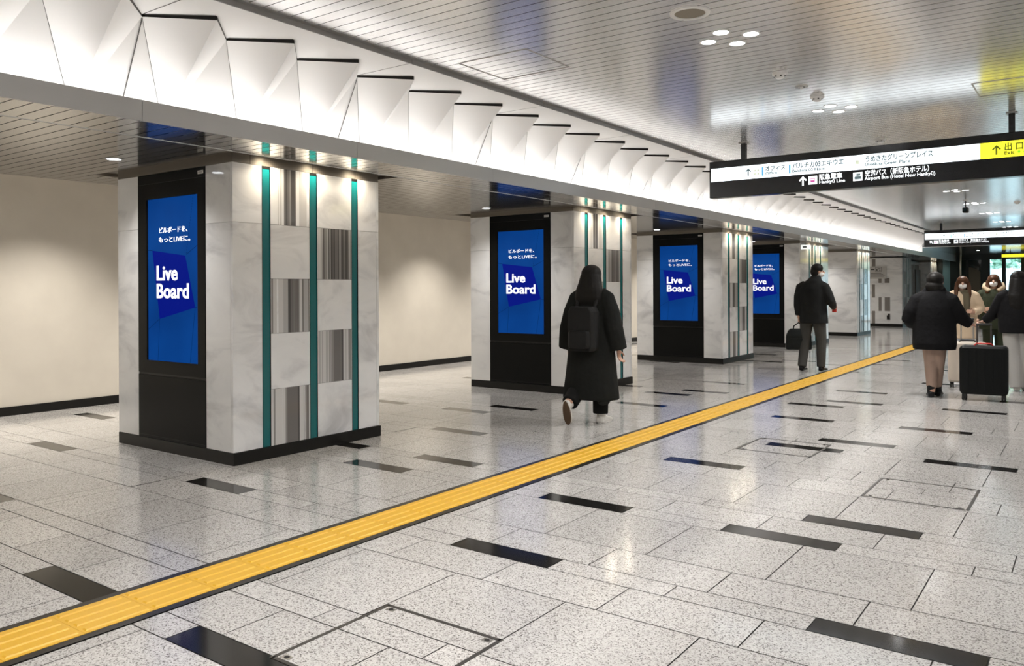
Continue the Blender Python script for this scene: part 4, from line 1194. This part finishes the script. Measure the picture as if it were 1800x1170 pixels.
def person_white_trousers():
    t = empty('person', (-.86, 12.75, 0), 'person from behind with long dark hair, black jacket and wide white trousers', 'person', rz=math.radians(2))
    hc = (.0, .03, 1.475)
    def body(b):
        head(b, hc, 0)
        b.limb([(0, 0, 1.17), (0, 0, .85)], [.105, .125], SKIN, 14)
        b.limb([(-.15, 0, 1.28), (-.27, .04, 1.05), (-.40, .10, .93)], [.06, .048, .034], SKIN)
        hand(b, (-.405, .10, .925), (-1, .15, -.3), (0, 1, 0), -1, 1.1)
        b.limb([(.15, 0, 1.28), (.245, -.03, 1.03), (.235, .15, .90)], [.06, .048, .034], SKIN)
        hand(b, (.235, .15, .90), (0, 1, -.1), (0, 0, 1), 1, .6)
        b.limb([(.08, 0, .85), (.08, .05, .45), (.06, .07, .09)], [.095, .062, .045], SKIN)
        b.limb([(-.08, 0, .85), (-.05, .02, .45), (-.02, -.03, .09)], [.095, .062, .045], SKIN)
    sub('body', t, body, .0075, 3)
    face_bits(t, hc, 0)
    def jacket(b):
        b.erings([(0, 0, .775, .235, .165), (0, 0, .9, .24, .17), (0, 0, 1.08, .232, .16), (0, 0, 1.2, .222, .15), (0, 0, 1.28, .195, .13), (0, 0, 1.34, .12, .10), (0, .01, 1.39, .08, .08)], C_BLACK2, 26)
        b.tube([(-.10, 0, 1.30), (-.18, 0, 1.255), (-.245, .025, 1.12), (-.30, .055, 1.02), (-.40, .10, .93)], [.08, .09, .085, .075, .058], C_BLACK2, 14)
        b.tube([(.10, 0, 1.30), (.18, 0, 1.255), (.24, -.02, 1.12), (.26, -.02, 1.02), (.25, .14, .91)], [.08, .09, .085, .078, .058], C_BLACK2, 14)
    sub('jacket', t, jacket, .011, 4)
    def tr(b):
        b.tube([(.075, 0, .88), (.085, .05, .48), (.065, .07, .05)], [.125, .115, .095], C_WHITETR, 18)
        b.tube([(-.075, 0, .88), (-.055, .02, .48), (-.02, -.03, .045)], [.125, .112, .088], C_WHITETR, 18)
    sub('trousers', t, tr, .010, 4)
    def hair(b):
        b.ball((0, .0, 1.515), (.100, .113, .100), HAIR, 18, 11)
        b.erings([(0, -.115, 1.05, .07, .035), (0, -.12, 1.15, .105, .05), (0, -.10, 1.28, .118, .065), (0, -.055, 1.40, .112, .085), (0, -.02, 1.50, .102, .10)], HAIR, 18)
    sub('hair', t, hair, .009, 4)
    shoe(t, (-.02, -.09, .006), (-.03, .15, .006), SHOEW, hi=.07)
    shoe(t, (.065, .01, .006), (.075, .25, .006), SHOEW, hi=.07)

def person_facing(x, y, H, label, coat_m, kind, rz):
    t = empty('person', (x, y, 0), label, 'person', rz=rz)
    k = H / 1.62
    Z = lambda z: z * k
    hc = (0, .02, Z(1.475))
    def body(b):
        head(b, hc, 0)
        b.limb([(0, 0, Z(1.17)), (0, 0, Z(.85))], [.105, .125], SKIN, 14)
        for s in (-1, 1):
            b.limb([(.15 * s, 0, Z(1.28)), (.25 * s, -.02, Z(1.03)), (.16 * s, .19, Z(.97))], [.058, .046, .033], SKIN)
            hand(b, (.16 * s, .195, Z(.97)), (-.5 * s, .8, .15), (0, 0, 1), -s, .6)
            b.limb([(.085 * s, 0, Z(.85)), (.09 * s, .05 * s, Z(.45)), (.09 * s, .09 * s, .08)], [.095, .06, .045], SKIN)
    sub('body', t, body, .008, 3)
    face_bits(t, hc, 0)
    def coat(b):
        zb = .50 if kind == 'beige' else .62
        b.erings([(0, 0, Z(zb), .235, .165), (0, 0, Z(.8), .232, .165), (0, 0, Z(1.05), .22, .155), (0, 0, Z(1.2), .215, .145), (0, 0, Z(1.28), .19, .125), (0, 0, Z(1.34), .115, .10)], coat_m, 24)
        for s in (-1, 1):
            b.tube([(.10 * s, 0, Z(1.30)), (.18 * s, 0, Z(1.25)), (.245 * s, -.015, Z(1.12)), (.265 * s, -.01, Z(1.02)), (.22 * s, .10, Z(.985)), (.16 * s, .19, Z(.975))], [.075, .088, .082, .078, .07, .056], coat_m, 14)
    sub('coat', t, coat, .011, 4)
    def tr(b):
        for s in (-1, 1): b.tube([(.085 * s, 0, Z(.8)), (.09 * s, .05 * s, Z(.45)), (.09 * s, .09 * s, .08)], [.11, .085, .07], C_SKIRT if kind == 'beige' else C_GREEN, 14)
    sub('trousers', t, tr, .010, 3)
    def hair(b):
        hm = HAIRB
        b.ball((0, -.005, Z(1.475) + .042), (.098, .106, .094), hm, 18, 11)
        for s in (-1, 1): b.tube([(.082 * s, .01, Z(1.50)), (.092 * s, .02, Z(1.40)), (.095 * s, .075, Z(1.28)), (.09 * s, .12, Z(1.14 if kind == 'beige' else 1.28))], [.035, .04, .045, .025], hm, 10)
        b.ball((0, -.06, Z(1.40)), (.09, .055, .10), hm, 14, 8)
    h = sub('hair', t, hair, .009, 3)
    if kind == 'beige':
        def sc(b):
            b.tube([(-.10, .03, Z(1.33)), (0, .10, Z(1.31)), (.10, .03, Z(1.33)), (0, -.08, Z(1.345)), (-.09, .02, Z(1.335))], .045, C_SCARF, 10)
            b.tube([(-.05, .11, Z(1.30)), (-.06, .17, Z(1.10)), (-.055, .18, Z(.82))], [.05, .055, .05], C_SCARF, 10)
        sub('scarf', t, sc, .010, 3)
    else:
        def fu(b):
            b.tube([(-.06, .10, Z(1.30)), (-.15, .02, Z(1.37)), (-.14, -.09, Z(1.42)), (0, -.15, Z(1.43)), (.14, -.09, Z(1.42)), (.15, .02, Z(1.37)), (.06, .10, Z(1.30))], .042, C_FUR, 10)
        sub('fur_hood', t, fu, .010, 2)
    for s in (-1, 1): shoe(t, (.09 * s, .09 * s - .07, .006), (.095 * s, .09 * s + .17, .006), SHOEB, hi=.08)

person_backpack()
person_briefcase()
person_pulling()
suitcase('large black suitcase standing upright beside the person in tan trousers', -1.14, 11.47, math.radians(3), .52, .60, .27, CASEB, .93, accent=RED)
person_white_trousers()
suitcase('cream suitcase with dark wheels standing half hidden behind the black suitcase', -1.47, 12.80, math.radians(8), .48, .56, .26, CASEW, .95)
person_facing(-1.93, 16.2, 1.60, 'person facing the camera in an open beige coat and scarf, white mask, long brown hair', C_BEIGE, 'beige', math.radians(188))
person_facing(-1.53, 17.0, 1.64, 'masked person facing the camera in a dark green coat with fur trimmed hood', C_GREEN, 'green', math.radians(184))
